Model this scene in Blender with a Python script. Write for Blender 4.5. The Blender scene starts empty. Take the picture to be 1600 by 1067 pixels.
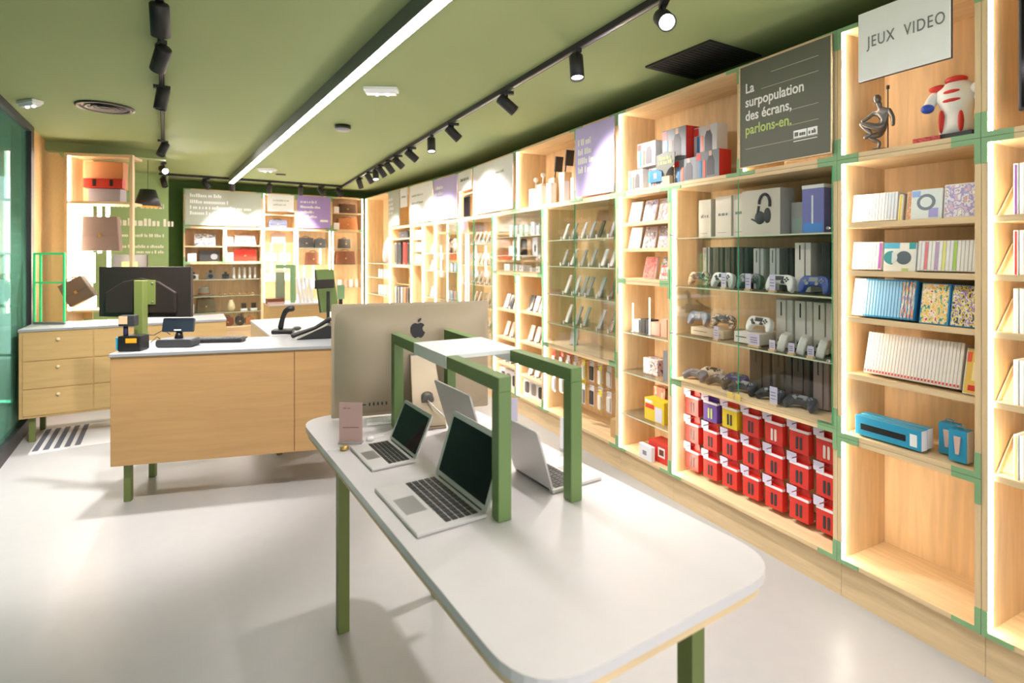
import bpy, bmesh, math, random
from mathutils import Vector, Matrix, Euler
random.seed(7)
S = bpy.context.scene
C = S.collection
PI = math.pi
R = math.radians
# ------------------------------------------------------------------ camera
FPX, CXP, CYP, EYE = 850.0, 800.0, 398.0, 1.6
PHI = math.atan2(.64, 1)
cam_d = bpy.data.cameras.new('camera')
cam = bpy.data.objects.new('camera', cam_d)
C.objects.link(cam)
cam.location = (0, 0, EYE)
cam.rotation_euler = (R(90), 0, -PHI)
cam_d.sensor_width = 36
cam_d.lens = FPX / 1600 * 36
cam_d.shift_y = -(533.5 - CYP) / 1600
cam_d.clip_start = .05
cam_d.dof.use_dof = True
cam_d.dof.focus_distance = 2.9
cam_d.dof.aperture_fstop = 2.2
S.camera = cam
# ------------------------------------------------------------------ world, exposure
wd = bpy.data.worlds.new('daylight'); S.world = wd; wd.use_nodes = True
bgn = wd.node_tree.nodes['Background']
bgn.inputs[0].default_value = (1, .96, .98, 1); bgn.inputs[1].default_value = 1.3
S.view_settings.view_transform = 'Standard'
S.view_settings.look = 'None'
S.view_settings.exposure = 1.35
S.view_settings.gamma = 1
S.view_settings.use_curve_mapping = False
S.cycles.use_denoising = True
S.cycles.max_bounces = 8
S.cycles.diffuse_bounces = 4
S.cycles.glossy_bounces = 3
S.cycles.transparent_max_bounces = 16
S.cycles.caustics_reflective = False
S.cycles.caustics_refractive = False
S.cycles.sample_clamp_indirect = 6
LED_POWER = 20.0
STRIP_POWER = 24.0
SPOT_POWER = 58.0

# ------------------------------------------------------------------ room geometry helpers
def ray(px):
    k = (px - CXP) / FPX
    return (k * math.cos(PHI) + math.sin(PHI), -k * math.sin(PHI) + math.cos(PHI))
def on_z(px, py, z):            # the point of a level surface seen at that place of the photo
    t = (EYE - z) * FPX / (py - CYP); r = ray(px)
    return Vector((r[0] * t, r[1] * t, z))
def at(px, t):
    r = ray(px); return Vector((r[0] * t, r[1] * t))
class Wall:
    """a run of cabinets: s along the front (left to right), d into the wall, z up"""
    def __init__(s, p0, p1):
        s.p0 = Vector(p0); v = Vector(p1) - s.p0; s.L = v.length; s.u = v.normalized()
        s.n = Vector((-s.u.y, s.u.x)); s.ang = math.atan2(s.u.y, s.u.x)
    def hit(s, px, d=0):
        r = ray(px); o = s.p0 + s.n * d
        det = r[0] * (-s.u.y) + r[1] * s.u.x
        t = (o.x * (-s.u.y) + o.y * s.u.x) / det
        p = Vector((r[0] * t, r[1] * t))
        return (p - o).dot(s.u), t
    def s(s_, px, d=0): return s_.hit(px, d)[0]
    def z(s_, px, py, d=0): return EYE - (py - CYP) * s_.hit(px, d)[1] / FPX
    def pt(s, sv, d, z):
        p = s.p0 + s.u * sv + s.n * d
        return Vector((p.x, p.y, z))
WA = Wall((3.11, 5.70), (2.64, 1.23))
JX, JY = WA.pt(-.5, 0, 0).x, WA.pt(-.5, 0, 0).y
WB = Wall((JX - .01, 10.0), (JX, JY))
WC = Wall((.2, 10.0), (JX - .01, 10.0))
WD = Wall((-.87, 7.25), (-.28, 7.03))

# ------------------------------------------------------------------ materials
def lin(c):
    o = []
    for v in c[:3]:
        v = v / 255
        o.append(v / 12.92 if v <= .04045 else ((v + .055) / 1.055) ** 2.4)
    return (*o, 1)
MATS = {}
def mat(name, col, rough=.5, metal=0, emit=0, var=.04, spec=None, bump=0, scale=12):
    if name in MATS: return MATS[name]
    m = bpy.data.materials.new(name); m.use_nodes = True; MATS[name] = m
    nt = m.node_tree; b = nt.nodes['Principled BSDF']
    b.inputs['Roughness'].default_value = rough; b.inputs['Metallic'].default_value = metal
    if spec is not None: b.inputs['Specular IOR Level'].default_value = spec
    c = lin(col)
    if emit:
        b.inputs['Base Color'].default_value = c
        b.inputs['Emission Color'].default_value = c; b.inputs['Emission Strength'].default_value = emit
        return m
    tc = nt.nodes.new('ShaderNodeTexCoord'); nz = nt.nodes.new('ShaderNodeTexNoise'); nz.inputs['Scale'].default_value = scale
    nt.links.new(tc.outputs['Object'], nz.inputs['Vector'])
    mr = nt.nodes.new('ShaderNodeMix'); mr.data_type = 'RGBA'
    mr.inputs[6].default_value = tuple(v * (1 - var) for v in c[:3]) + (1,)
    mr.inputs[7].default_value = tuple(min(1, v * (1 + var)) for v in c[:3]) + (1,)
    nt.links.new(nz.outputs[0], mr.inputs[0]); nt.links.new(mr.outputs[2], b.inputs['Base Color'])
    if bump:
        bp = nt.nodes.new('ShaderNodeBump'); bp.inputs['Strength'].default_value = bump; bp.inputs['Distance'].default_value = .002
        n2 = nt.nodes.new('ShaderNodeTexNoise'); n2.inputs['Scale'].default_value = 180
        nt.links.new(tc.outputs['Object'], n2.inputs['Vector']); nt.links.new(n2.outputs[0], bp.inputs['Height']); nt.links.new(bp.outputs[0], b.inputs['Normal'])
    return m
def wood(name, col, rough=.5, axis='Z', dark=.84):
    if name in MATS: return MATS[name]
    m = bpy.data.materials.new(name); m.use_nodes = True; MATS[name] = m
    nt = m.node_tree; b = nt.nodes['Principled BSDF']; b.inputs['Roughness'].default_value = rough
    b.inputs['Specular IOR Level'].default_value = .3
    tc = nt.nodes.new('ShaderNodeTexCoord'); mp = nt.nodes.new('ShaderNodeMapping')
    sc = {'X': (1.2, 14, 14), 'Z': (14, 14, 1.2)}[axis]
    mp.inputs['Scale'].default_value = sc
    nz = nt.nodes.new('ShaderNodeTexNoise'); nz.inputs['Scale'].default_value = 2.2; nz.inputs['Detail'].default_value = 5; nz.inputs['Distortion'].default_value = .6
    nt.links.new(tc.outputs['Object'], mp.inputs[0]); nt.links.new(mp.outputs[0], nz.inputs['Vector'])
    rp = nt.nodes.new('ShaderNodeValToRGB'); e = rp.color_ramp.elements
    c = lin(col)
    e[0].position = .3; e[0].color = tuple(v * dark for v in c[:3]) + (1,)
    e[1].position = .7; e[1].color = tuple(min(1, v * 1.06) for v in c[:3]) + (1,)
    nt.links.new(nz.outputs[0], rp.inputs[0]); nt.links.new(rp.outputs[0], b.inputs['Base Color'])
    return m
def printed(name, cols, scale=5, rough=.35, kind='voronoi'):
    """a printed cover: constant patches of a few inks"""
    if name in MATS: return MATS[name]
    m = bpy.data.materials.new(name); m.use_nodes = True; MATS[name] = m
    nt = m.node_tree; b = nt.nodes['Principled BSDF']; b.inputs['Roughness'].default_value = rough
    tc = nt.nodes.new('ShaderNodeTexCoord')
    mp = nt.nodes.new('ShaderNodeMapping'); mp.inputs['Location'].default_value = (len(name) * .37, sum(map(ord, name)) * .13 % 5, .4)
    nt.links.new(tc.outputs['Generated'], mp.inputs[0])
    if kind == 'voronoi':
        t = nt.nodes.new('ShaderNodeTexVoronoi'); t.inputs['Scale'].default_value = scale
        out = nt.nodes.new('ShaderNodeSeparateColor'); nt.links.new(t.outputs['Color'], out.inputs[0]); o = out.outputs[0]
    else:
        t = nt.nodes.new('ShaderNodeTexNoise'); t.inputs['Scale'].default_value = scale; t.inputs['Detail'].default_value = 3; o = t.outputs[0]
    nt.links.new(mp.outputs[0], t.inputs['Vector'])
    rp = nt.nodes.new('ShaderNodeValToRGB'); rp.color_ramp.interpolation = 'CONSTANT'
    e = rp.color_ramp.elements; n = len(cols); lo, hi = (0, 1) if kind == 'voronoi' else (.3, .7)
    while len(e) < n: e.new(.5)
    for i in range(n): e[i].position = lo + (hi - lo) * i / n if i else 0; 
    for i in range(n): e[i].color = lin(cols[i])
    nt.links.new(o, rp.inputs[0]); nt.links.new(rp.outputs[0], b.inputs['Base Color'])
    return m
def glass(name, tint=(.95, .98, .96), refl=.5, dens=0, col=(140, 190, 170)):
    if name in MATS: return MATS[name]
    m = bpy.data.materials.new(name); m.use_nodes = True; MATS[name] = m
    nt = m.node_tree; nt.nodes.remove(nt.nodes['Principled BSDF']); o = nt.nodes['Material Output']
    tr = nt.nodes.new('ShaderNodeBsdfTransparent'); tr.inputs[0].default_value = (*tint, 1)
    gl = nt.nodes.new('ShaderNodeBsdfGlossy'); gl.inputs['Roughness'].default_value = .02
    fr = nt.nodes.new('ShaderNodeFresnel'); fr.inputs[0].default_value = 1.45
    mu = nt.nodes.new('ShaderNodeMath'); mu.operation = 'MULTIPLY'; mu.inputs[1].default_value = refl
    mx = nt.nodes.new('ShaderNodeMixShader'); nt.links.new(fr.outputs[0], mu.inputs[0]); nt.links.new(mu.outputs[0], mx.inputs[0])
    nt.links.new(tr.outputs[0], mx.inputs[1]); nt.links.new(gl.outputs[0], mx.inputs[2])
    last = mx
    if dens:
        df = nt.nodes.new('ShaderNodeBsdfDiffuse'); df.inputs[0].default_value = lin(col)
        m2 = nt.nodes.new('ShaderNodeMixShader'); m2.inputs[0].default_value = dens
        nt.links.new(mx.outputs[0], m2.inputs[1]); nt.links.new(df.outputs[0], m2.inputs[2]); last = m2
    nt.links.new(last.outputs[0], o.inputs[0])
    return m

OAK = wood('oak veneer', (226, 198, 156)); OAKX = wood('oak veneer lengthwise', (228, 200, 158), axis='X')
OAKB = wood('oak back panel', (228, 194, 150))
DESK = wood('beech counter front', (190, 150, 102), axis='X', dark=.93)
DRAW = wood('pale drawer wood', (196, 164, 112), axis='X', dark=.94)
GREEN = mat('sage green metal', (134, 174, 128), .5)
OLIVE = mat('olive green metal', (106, 118, 62), .45)
FRAMEG = mat('green lacquered tube', (104, 130, 74), .42)
BLACK = mat('black plastic', (26, 26, 27), .4)
DARK = mat('dark grey plastic', (52, 53, 56), .45)
MATTE = mat('matt black metal', (30, 29, 28), .55)
WHITE = mat('white plastic', (238, 238, 236), .35)
WHITEM = mat('white lacquer', (244, 244, 244), .3)
PAPER = mat('white card', (236, 234, 240), .6)
GREYP = mat('grey plastic', (140, 142, 146), .45)
SILVER = mat('anodised aluminium', (172, 156, 132), .42, .35)
ALU = mat('brushed aluminium', (178, 178, 178), .3, .9)
GREYTOP = mat('pale grey laminate', (156, 158, 162), .35)
TABTOP = mat('pale grey tabletop', (216, 210, 212), .3)
SCREEN = mat('dark screen', (20, 18, 20), .12, spec=.12)
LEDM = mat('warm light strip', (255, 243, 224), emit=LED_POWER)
STRIPM = mat('white light strip', (255, 248, 248), emit=STRIP_POWER)
LAMPM = mat('lit lamp face', (255, 250, 240), emit=28)
GLASS = glass('clear glass', (.985, .995, .99), refl=.4)
SHELFG = glass('glass shelf', (.965, .985, .97), .5, .04, (220, 235, 220))
EDGE = mat('green glass edge', (70, 190, 130), .2)
EDGEW = mat('bright glass edge', (214, 222, 196), .2)
RED = mat('red ink', (214, 52, 44), .4); BLUE = mat('blue ink', (40, 120, 178), .4)
ORANGE = mat('orange ink', (232, 96, 62), .4); YELLOW = mat('yellow ink', (226, 200, 40), .4)
PURPLE = mat('purple ink', (96, 62, 160), .4); CYAN = mat('cyan card', (44, 150, 190), .4)
BROWN = mat('brown leather', (118, 66, 40), .5, bump=.3); TAN = mat('tan leather', (176, 112, 66), .5, bump=.3)
BLKL = mat('black leather', (44, 38, 38), .5, bump=.3); REDL = mat('red leather', (196, 52, 38), .4, bump=.3)
GREYL = mat('grey brown leather', (134, 112, 104), .6, bump=.3)
DECK = mat('slate sign board', (98, 98, 84), .45); LILAC = mat('lilac sign board', (196, 182, 236), .5)
PALE = mat('pale sign board', (238, 238, 240), .5); GREYS = mat('grey green sign board', (182, 188, 176), .5)
LIME = mat('lime lettering', (190, 206, 120), .5); PINKC = mat('dusty pink card', (204, 166, 158), .6)
LAVC = mat('lavender card', (214, 206, 232), .6); GOLD = mat('brass', (210, 176, 110), .3, .8)
TEXTG = mat('grey lettering', (120, 120, 118), .6); LETW = mat('white lettering', (240, 236, 230), .6)
CONB = mat('black console shell', (36, 34, 36), .35); CONW = mat('white console shell', (226, 220, 212), .35)
BROWNC = mat('smoked brown console shell', (74, 60, 48), .3)

# ------------------------------------------------------------------ mesh builder
class MB:
    def __init__(s): s.bm = bmesh.new()
    def _v(s, pts, M=None): return [s.bm.verts.new(M @ Vector(p) if M else p) for p in pts]
    def box(s, x0, y0, z0, x1, y1, z1, mi=0, M=None, edge=None):
        v = s._v([(x0, y0, z0), (x1, y0, z0), (x1, y1, z0), (x0, y1, z0), (x0, y0, z1), (x1, y0, z1), (x1, y1, z1), (x0, y1, z1)], M)
        fs = []
        for k, q in enumerate([(0, 3, 2, 1), (4, 5, 6, 7), (0, 1, 5, 4), (1, 2, 6, 5), (2, 3, 7, 6), (3, 0, 4, 7)]):
            f = s.bm.faces.new([v[i] for i in q]); f.material_index = mi
            if edge and k in edge[0]: f.material_index = edge[1]
            fs.append(f)
        return s
    def prism(s, pts, a, b, axis='y', mi=0, M=None, cap=None):
        """outline pts in the plane square to axis, swept from a to b"""
        def mk(p, t): return {'y': (p[0], t, p[1]), 'z': (p[0], p[1], t), 'x': (t, p[0], p[1])}[axis]
        A = s._v([mk(p, a) for p in pts], M); B = s._v([mk(p, b) for p in pts], M)
        n = len(pts); fs = [s.bm.faces.new(A), s.bm.faces.new(B[::-1])]
        for f in fs: f.material_index = mi if cap is None else cap
        for i in range(n):
            f = s.bm.faces.new([A[i], B[i], B[(i + 1) % n], A[(i + 1) % n]]); f.material_index = mi
        return s
    def tube(s, p0, p1, r0, r1=None, n=14, mi=0, cap=None, M=None):
        r1 = r0 if r1 is None else r1
        p0, p1 = Vector(p0), Vector(p1); d = (p1 - p0).normalized()
        a = d.orthogonal().normalized(); b = d.cross(a)
        ring = lambda p, r: [p + (a * math.cos(2 * PI * i / n) + b * math.sin(2 * PI * i / n)) * r for i in range(n)]
        A, B = s._v(ring(p0, r0), M), s._v(ring(p1, r1), M)
        f = s.bm.faces.new(A[::-1]); f.material_index = mi
        f = s.bm.faces.new(B); f.material_index = mi if cap is None else cap
        for i in range(n):
            f = s.bm.faces.new([A[i], A[(i + 1) % n], B[(i + 1) % n], B[i]]); f.material_index = mi; f.smooth = True
        return s
    def path(s, pts, r, n=8, mi=0):
        for a, b in zip(pts, pts[1:]): s.tube(a, b, r, n=n, mi=mi)
        return s
    def lathe(s, prof, n=24, mi=0, c=(0, 0)):
        rings = [s._v([(c[0] + r * math.cos(2 * PI * i / n), c[1] + r * math.sin(2 * PI * i / n), z) for i in range(n)]) for r, z in prof]
        for A, B in zip(rings, rings[1:]):
            for i in range(n):
                f = s.bm.faces.new([A[i], A[(i + 1) % n], B[(i + 1) % n], B[i]]); f.material_index = mi; f.smooth = True
        return s
    def ball(s, c, r, n=12, mi=0):
        M = Matrix.Translation(c) @ Matrix.Diagonal((*((r, r, r) if not isinstance(r, tuple) else r), 1))
        g = bmesh.ops.create_uvsphere(s.bm, u_segments=n, v_segments=max(6, n // 2), radius=1, matrix=M)
        for v in g['verts']:
            for f in v.link_faces: f.material_index = mi; f.smooth = True
        return s
    def build(s, name, mats, parent=None, bev=0, seg=2, loc=None, rot=None):
        bm = s.bm
        bmesh.ops.recalc_face_normals(bm, faces=bm.faces)
        if bev:
            ed = [e for e in bm.edges if len(e.link_faces) == 2 and e.calc_face_angle(0) > .6]
            bmesh.ops.bevel(bm, geom=ed, offset=bev, segments=seg, affect='EDGES', profile=.6)
        me = bpy.data.meshes.new(name); bm.to_mesh(me); bm.free()
        for m in (mats if isinstance(mats, (list, tuple)) else [mats]): me.materials.append(m)
        o = bpy.data.objects.new(name, me); C.objects.link(o)
        if parent: o.parent = parent
        if loc is not None: o.location = loc
        if rot is not None: o.rotation_euler = rot
        return o
def B(*a, **k): return MB().box(*a, **k)

def tag(o, label, cat, group=None, kind=None):
    o['label'] = label
    if cat: o['category'] = cat
    if group: o['group'] = group
    if kind: o['kind'] = kind
    return o
def thing(name, label, cat, loc=(0, 0, 0), rot=0, group=None):
    o = bpy.data.objects.new(name, None); C.objects.link(o); o.empty_display_size = .05
    o.location = loc
    o.rotation_euler = (0, 0, rot) if isinstance(rot, (int, float)) else rot
    return tag(o, label, cat, group)
def struct(o, label=None):
    o['kind'] = 'structure'
    if label: o['label'] = label
    return o
def copy_tree(o, parent=None):
    c = o.copy(); C.objects.link(c)
    if parent: c.parent = parent
    for ch in o.children: copy_tree(ch, c)
    return c
PROTO = {}
def inst(key, fn, label, cat, loc, rot=0, group=None):
    """the first of a kind is built, the rest are copies with parts of their own"""
    if key in PROTO: o = copy_tree(PROTO[key])
    else: o = fn(); PROTO[key] = o
    o.location = loc
    o.rotation_euler = (0, 0, rot) if isinstance(rot, (int, float)) else rot
    for k in ('group',):
        if k in o and not group: del o[k]
    return tag(o, label, cat, group)
def settle(o, z, gap=.0008):
    """lift a leaning thing until its lowest corner rests on height z"""
    rm = o.rotation_euler.to_matrix(); lows = []
    def walk(q, M):
        for c in q.children: walk(c, M @ Matrix.LocRotScale(c.location, c.rotation_euler, c.scale))
        if q.type == 'MESH': lows.extend((M @ v.co).z for v in q.data.vertices)
    walk(o, rm.to_4x4())
    o.location.z = z + gap - min(lows)
    return o
def on(W, s, d, z): return W.pt(s, d, z)
def text(name, body, size, m, parent, loc, extrude=.0008, bold=0, rot=(PI / 2, 0, 0), shear=0, sx=1, space=1):
    cu = bpy.data.curves.new(name, 'FONT'); cu.body = body; cu.size = size; cu.extrude = extrude; cu.offset = bold; cu.shear = shear; cu.space_character = space
    cu.resolution_u = 3
    t = bpy.data.objects.new(name, cu); C.objects.link(t)
    dg = bpy.context.evaluated_depsgraph_get()
    me = bpy.data.meshes.new_from_object(t.evaluated_get(dg)); bpy.data.objects.remove(t)
    o = bpy.data.objects.new(name, me); C.objects.link(o); me.materials.clear(); me.materials.append(m)
    o.parent = parent; o.location = loc; o.rotation_euler = rot; o.scale = (sx, 1, 1)
    return o
def scribble(mb, x0, z, w, h, y, mi=0, seed=0):
    """an unreadable line of lettering: word-shaped strokes"""
    rd = random.Random(seed); x = x0
    while x < x0 + w:
        lw = h * rd.uniform(.28, .5)
        mb.box(x, y, z, min(x + lw, x0 + w), y + .002, z + h * rd.choice([.7, .7, 1]), mi)
        x += lw + h * rd.choice([.14, .14, .14, .45])
    return mb
ORD = ['first', 'second', 'third', 'fourth', 'fifth', 'sixth', 'seventh', 'eighth', 'ninth', 'tenth', 'eleventh', 'twelfth', 'thirteenth', 'fourteenth', 'fifteenth', 'sixteenth']

# ------------------------------------------------------------------ room shell
CEIL = 2.80
floor = struct(B(-2.6, -1.5, -.06, 5.2, 11.2, 0).build('floor', mat('pale grey floor tile', (172, 172, 174), .35)), 'pale grey tiled floor')
ceiling_m = mat('olive green ceiling paint', (144, 159, 108), .8, var=.03, scale=1.5)
wall_m = mat('green wall paint', (150, 178, 122), .8); wall_shaded = mat('green wall paint with shade', (104, 134, 66), .8)  # second green has the shade of the recess put into its colour
struct(B(-2.6, -1.5, CEIL, 5.2, 11.2, CEIL + .1).build('ceiling', ceiling_m), 'olive green painted ceiling')
pa, pb = WA.pt(-.5, .40, 0), WA.pt(6.9, .40, 0)
q = WA.n
struct(MB().prism([(pa.x, pa.y), (pb.x, pb.y), (pb.x + .1, pb.y), (pa.x + .1, pa.y)], 0, CEIL, 'z').build('wall_right', wall_shaded), 'green wall behind the game cabinets')
struct(B(JX + .39, JY - .05, 0, JX + .5, 11.0, CEIL).build('wall_right', wall_shaded), 'green wall behind the cabinets beyond the bend')
struct(B(.06, 10.4, 0, JX + .39, 10.5, CEIL).build('wall_back', wall_shaded), 'rear wall, its green darkened for shade, behind the bag cabinets')
struct(B(-1.2, 9.6, 0, .06, 9.7, CEIL).build('wall_back', wall_m), 'light green rear wall with white lettering')
struct(B(0.0, 9.7, 0, .06, 10.4, CEIL).build('wall_back', wall_shaded), 'short green return of the rear wall')
struct(B(-1.2, 6.78, 0, -1.05, 9.6, CEIL).build('wall_left', wood('pale oak wall cladding', (206, 164, 108), axis='X')), 'pale oak clad wall beside the glass front')
struct(B(-1.05, 7.45, 2.70, 0.02, 7.6, CEIL).build('trim_1', ceiling_m), 'olive green ceiling step')
struct(MB().box(-2.6, -1.5, 0, 5.2, -1.4, .5).box(-2.6, -1.5, 2.4, 5.2, -1.4, CEIL).build('wall_front', wall_m), 'green shop front wall around the display window')
# street side glazing
gz = struct(B(-1.075, -1.4, .12, -1.065, 6.62, 2.74, edge=((2, 4), 1)).build('window_1', [glass('teal tinted glass', (.60, .80, .76), .2, .45, (92, 140, 120)), EDGE]), 'teal tinted shop glazing along the street side')
struct(MB().box(-1.10, 6.62, 0, -1.03, 6.75, 2.8).box(-1.10, -1.4, 2.74, -1.03, 6.62, 2.8).box(-1.1, -1.4, 0, -1.03, 6.62, .12).build('trim_2', mat('black window frame', (40, 42, 46), .5)), 'black window frame')
struct(B(-2.6, -1.4, 0, -2.5, 9.6, 3.0).build('wall_left', mat('teal wall beyond', (112, 150, 136), .8)), 'teal wall seen beyond the glazing')
# lettering on the green wall
mb = MB()
for k, (z, h, w) in enumerate([(2.28, .10, .62), (2.02, .11, .74)]): scribble(mb, -.62, z, w, h, 9.592, 0, 40 + k)
for k, z in enumerate([1.86, 1.70, 1.62]): scribble(mb, -.62 + .1 * k, z, .62 - .1 * k, .045, 9.592, 0, 50 + k)
tag(mb.build('wall_lettering', mat('white vinyl', (240, 240, 225), .6)), 'white vinyl lettering on the light green rear wall', 'lettering')

# ------------------------------------------------------------------ cabinets
T = .02
def cabinet(W, s0, s1, z0, z1, label, shelves=(), gshelves=(), doors=0, led=1, led_r=0, depth=.35, back=True, wood_m=None, plinth=False, led_reflections=(),
            brackets=True, group=None, lip=False, cover=None, tags=False, sides=(1, 1), name='display_cabinet'):
    s0 += .0008; s1 -= .0008; z0 += .0008; z1 -= .0008
    w, h = s1 - s0, z1 - z0
    r = thing(name, label, 'cabinet', on(W, s0, 0, z0), W.ang, group)
    om = wood_m or OAK
    if sides[0]: B(0, 0, 0, T, depth, h).build('side_panel', om, r)
    if sides[1]: B(w - T, 0, 0, w, depth, h).build('side_panel', om, r)
    B(T, 0, h - T, w - T, depth, h).build('top_panel', OAKX, r)
    B(T, 0, 0, w - T, depth, T).build('bottom_panel', OAKX, r)
    if back:
        B(T, depth - .012, T, w - T, depth, h - T).build('back_panel', OAKB, r)
    for z in shelves:
        mb = B(T, .012, z - z0 - .018, w - T, depth - .012, z - z0)
        if lip: mb.box(T, .006, z - z0 - .018, w - T, .018, z - z0 + .006)
        mb.build('shelf', OAKX, r)
    for z in gshelves:
        B(T, .004, z - z0 - .008, w - T, depth - .012, z - z0, edge=((2,), 1)).build('glass_shelf', [SHELFG, EDGEW], r)
    if led: B(T, .002, T, T + .0105, .010, h - T).build('led_strip', LEDM, r)
    for x, za, zb_ in led_reflections: MB().tube((x, .05, za - z0), (x, .05, zb_ - z0), .009, n=8).build('light_or_reflection_tube', LEDM, r)  # glowing rods added as reflections of the light strips in the glass
    if led_r: B(w - T - .0105, .002, T, w - T, .010, h - T).build('led_strip', LEDM, r)
    if doors:
        n = doors
        for k in range(n):
            xa, xb = T + (w - 2 * T) * k / n, T + (w - 2 * T) * (k + 1) / n
            y = -.010 if k % 2 else -.018
            d = B(xa - (.006 if k else 0), y, .012, xb, y + .006, h - .02, edge=((3, 5), 1)).build('glass_door', [GLASS, EDGE], r)
            mb = MB(); xh = xa + .012 if k == 0 else xb - .012
            for zz in (.25, .75): mb.tube((xh, y - .012, h * zz), (xh, y + .01, h * zz), .008)
            mb.build('hinge', ALU, d)
    if brackets:
        a = .095
        for cx, sx in ((0, 1), (w, -1)):
            for cz, sz in ((0, 1), (h, -1)):
                mb = MB()
                mb.box(min(cx, cx + sx * T), -.004, min(cz, cz + sz * a), max(cx, cx + sx * T), 0, max(cz, cz + sz * a))
                mb.box(min(cx + sx * T, cx + sx * a), -.004, min(cz, cz + sz * T), max(cx + sx * T, cx + sx * a), 0, max(cz, cz + sz * T))
                mb.build('corner_bracket', GREEN, r)
    if plinth: B(0, .03, -z0 + .0, w, .06, 0).build('plinth', OAKX, r)
    return r
def sign(W, s0, s1, z0, z1, m, label, d=-.019, lines=(), y=0):
    r = thing('sign_board', label, 'sign', on(W, s0, d, z0), W.ang)
    B(0, 0, 0, s1 - s0, .010, z1 - z0).build('board', m, r, bev=.0015)
    return r
P = [4.955 - .5515 * k for k in range(10)]        # the post grid of the right wall
L0, L1, LM, L2, L3 = .17, .785, 1.41, 2.04, 2.65
D = WA
cabinet(D, P[0], P[0] + .5515, L2, L3, 'open oak top box at the photo edge holding a black screen')
cabinet(D, P[0], P[0] + .5515, L0, L2, 'tall oak shelf bay at the photo edge beside the game shelves', shelves=(.778, 1.05, 1.31, 1.522, 1.74), lip=True, plinth=True)
cabinet(D, P[1], P[0], L2, L3, 'open oak top box behind the white JEUX VIDEO sign')
cabinet(D, P[1], P[0], L1 - .03, L2, 'oak shelf bay packed with white and blue game cases', shelves=(1.05, 1.31, 1.522, 1.74), lip=True)
cabinet(D, P[1], P[0], L0, L1 - .03, 'low oak box under the game shelves', plinth=True)
cabinet(D, P[2], P[1], L2, L3, 'oak top box closed by the dark slate sign')
cabinet(D, P[3], P[1], L1, L2, 'glass fronted cabinet of game consoles and controllers', gshelves=(1.09, 1.40, 1.707), doors=2)
cabinet(D, P[3], P[1], L0, L1, 'open box of red accessory packs under the console cabinet', plinth=True)
cabinet(D, P[4], P[2], L2, L3, 'open oak top box stacked with handheld console boxes')
cabinet(D, P[4], P[3], LM, L2, 'narrow oak bay with three tilted rows of film cases', shelves=(1.64, 1.826), lip=True)
cabinet(D, P[4], P[3], L0, LM, 'narrow glass shelved bay left of the console cabinet', gshelves=(.447, .753, 1.04), plinth=True, led_r=0)
cabinet(D, P[5], P[4], L2, L3, 'oak top box closed by the lilac sign near the console boxes')
cabinet(D, P[6], P[4], L1, L2, 'glass fronted phone cabinet under the lilac sign', gshelves=(.99, 1.25, 1.50, 1.73), doors=2)
cabinet(D, P[6], P[4], L0, L1, 'open box of hanging phone accessories under the phone cabinet', plinth=True)
cabinet(D, P[7], P[5], L2, L3, 'open oak top box holding selfie sticks and white boxes')
cabinet(D, P[8], P[6], LM, L2, 'small glass fronted cabinet of speakers and white boxes', gshelves=(1.594, 1.787), doors=2)
cabinet(D, P[7], P[6], L0, LM, 'narrow oak bay of phones beside the phone cabinet', shelves=(.40, .74, 1.04), plinth=True)
cabinet(D, P[8], P[7], L0, LM, 'narrow oak bay of phones second from the phone cabinet', shelves=(.44, .72, 1.02), plinth=True)
cabinet(D, P[9], P[7], L2, L3, 'oak top box closed by the large white sign')
cabinet(D, -.5, P[9], L2, L3, 'small open top box with a tiny sign and a dark tablet', shelves=(2.36,))
cabinet(D, -.5, P[8], L0, L2, 'tall glass fronted cabinet of small phones before the bend', gshelves=(.5, .76, 1.0, 1.248, 1.478, 1.73), doors=2, plinth=True)
bl = WB.L
BP = [.02, 1.27, 2.2, 2.64, 3.06, bl]
cabinet(WB, BP[0], BP[1], L0, L3, 'tall oak corner bay with a round item and pale side panel', gshelves=(.9, 1.2, 1.45), plinth=True, led_r=0)
cabinet(WB, BP[1], BP[2], L2, L3, 'oak top box with a grey sign and a small white sign', brackets=True)
cabinet(WB, BP[1], BP[2], 1.42, L2, 'oak bay of dark suitcases near the rear corner', shelves=(1.86,))
cabinet(WB, BP[1], BP[2], L0, 1.42, 'oak bay with a rail of hanging dark cases', plinth=True)
cabinet(WB, BP[2], BP[4], L2, L3, 'oak top box closed by the pale white sign')
cabinet(WB, BP[2], BP[3], 1.46, L2, 'slim oak bay of small white boxes', shelves=(1.66, 1.84))
cabinet(WB, BP[2], BP[3], L0, 1.46, 'slim empty oak bay below the small white boxes', plinth=True)
cabinet(WB, BP[3], BP[4], L0, L2, 'slim glass shelved bay beside the second lilac sign', gshelves=(.7, 1.0, 1.38, 1.62), plinth=True)
cabinet(WB, BP[4], BP[5], L2, L3, 'oak top box closed by the second lilac sign')
cabinet(WB, BP[4], BP[5], L0, L2, 'glass fronted cabinet of toy figures before the bend', gshelves=(.7, 1.0, 1.38, 1.62), doors=1, plinth=True)
cabinet(WC, .06, 1.2, L2, L3, 'rear oak top box closed by the wide grey sign', led=0)
cabinet(WC, 1.2, 1.74, L2, L3, 'rear oak top box with a small white sign', shelves=(2.29,))
cabinet(WC, 1.74, 2.34, L2, L3, 'rear oak top box closed by the rear lilac sign', led=0)
cabinet(WC, 2.34, 2.93, L2, L3, 'rear oak top box with two dark bags in the corner', shelves=(2.36,), led_r=1, led=0)
cabinet(WC, .06, .63, 1.47, L2, 'rear oak bay holding a striped box and a dark radio', shelves=(1.74,), led=0)
cabinet(WC, .63, 1.2, 1.47, L2, 'rear oak bay holding a mauve bag over a red bag', shelves=(1.76,))
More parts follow.
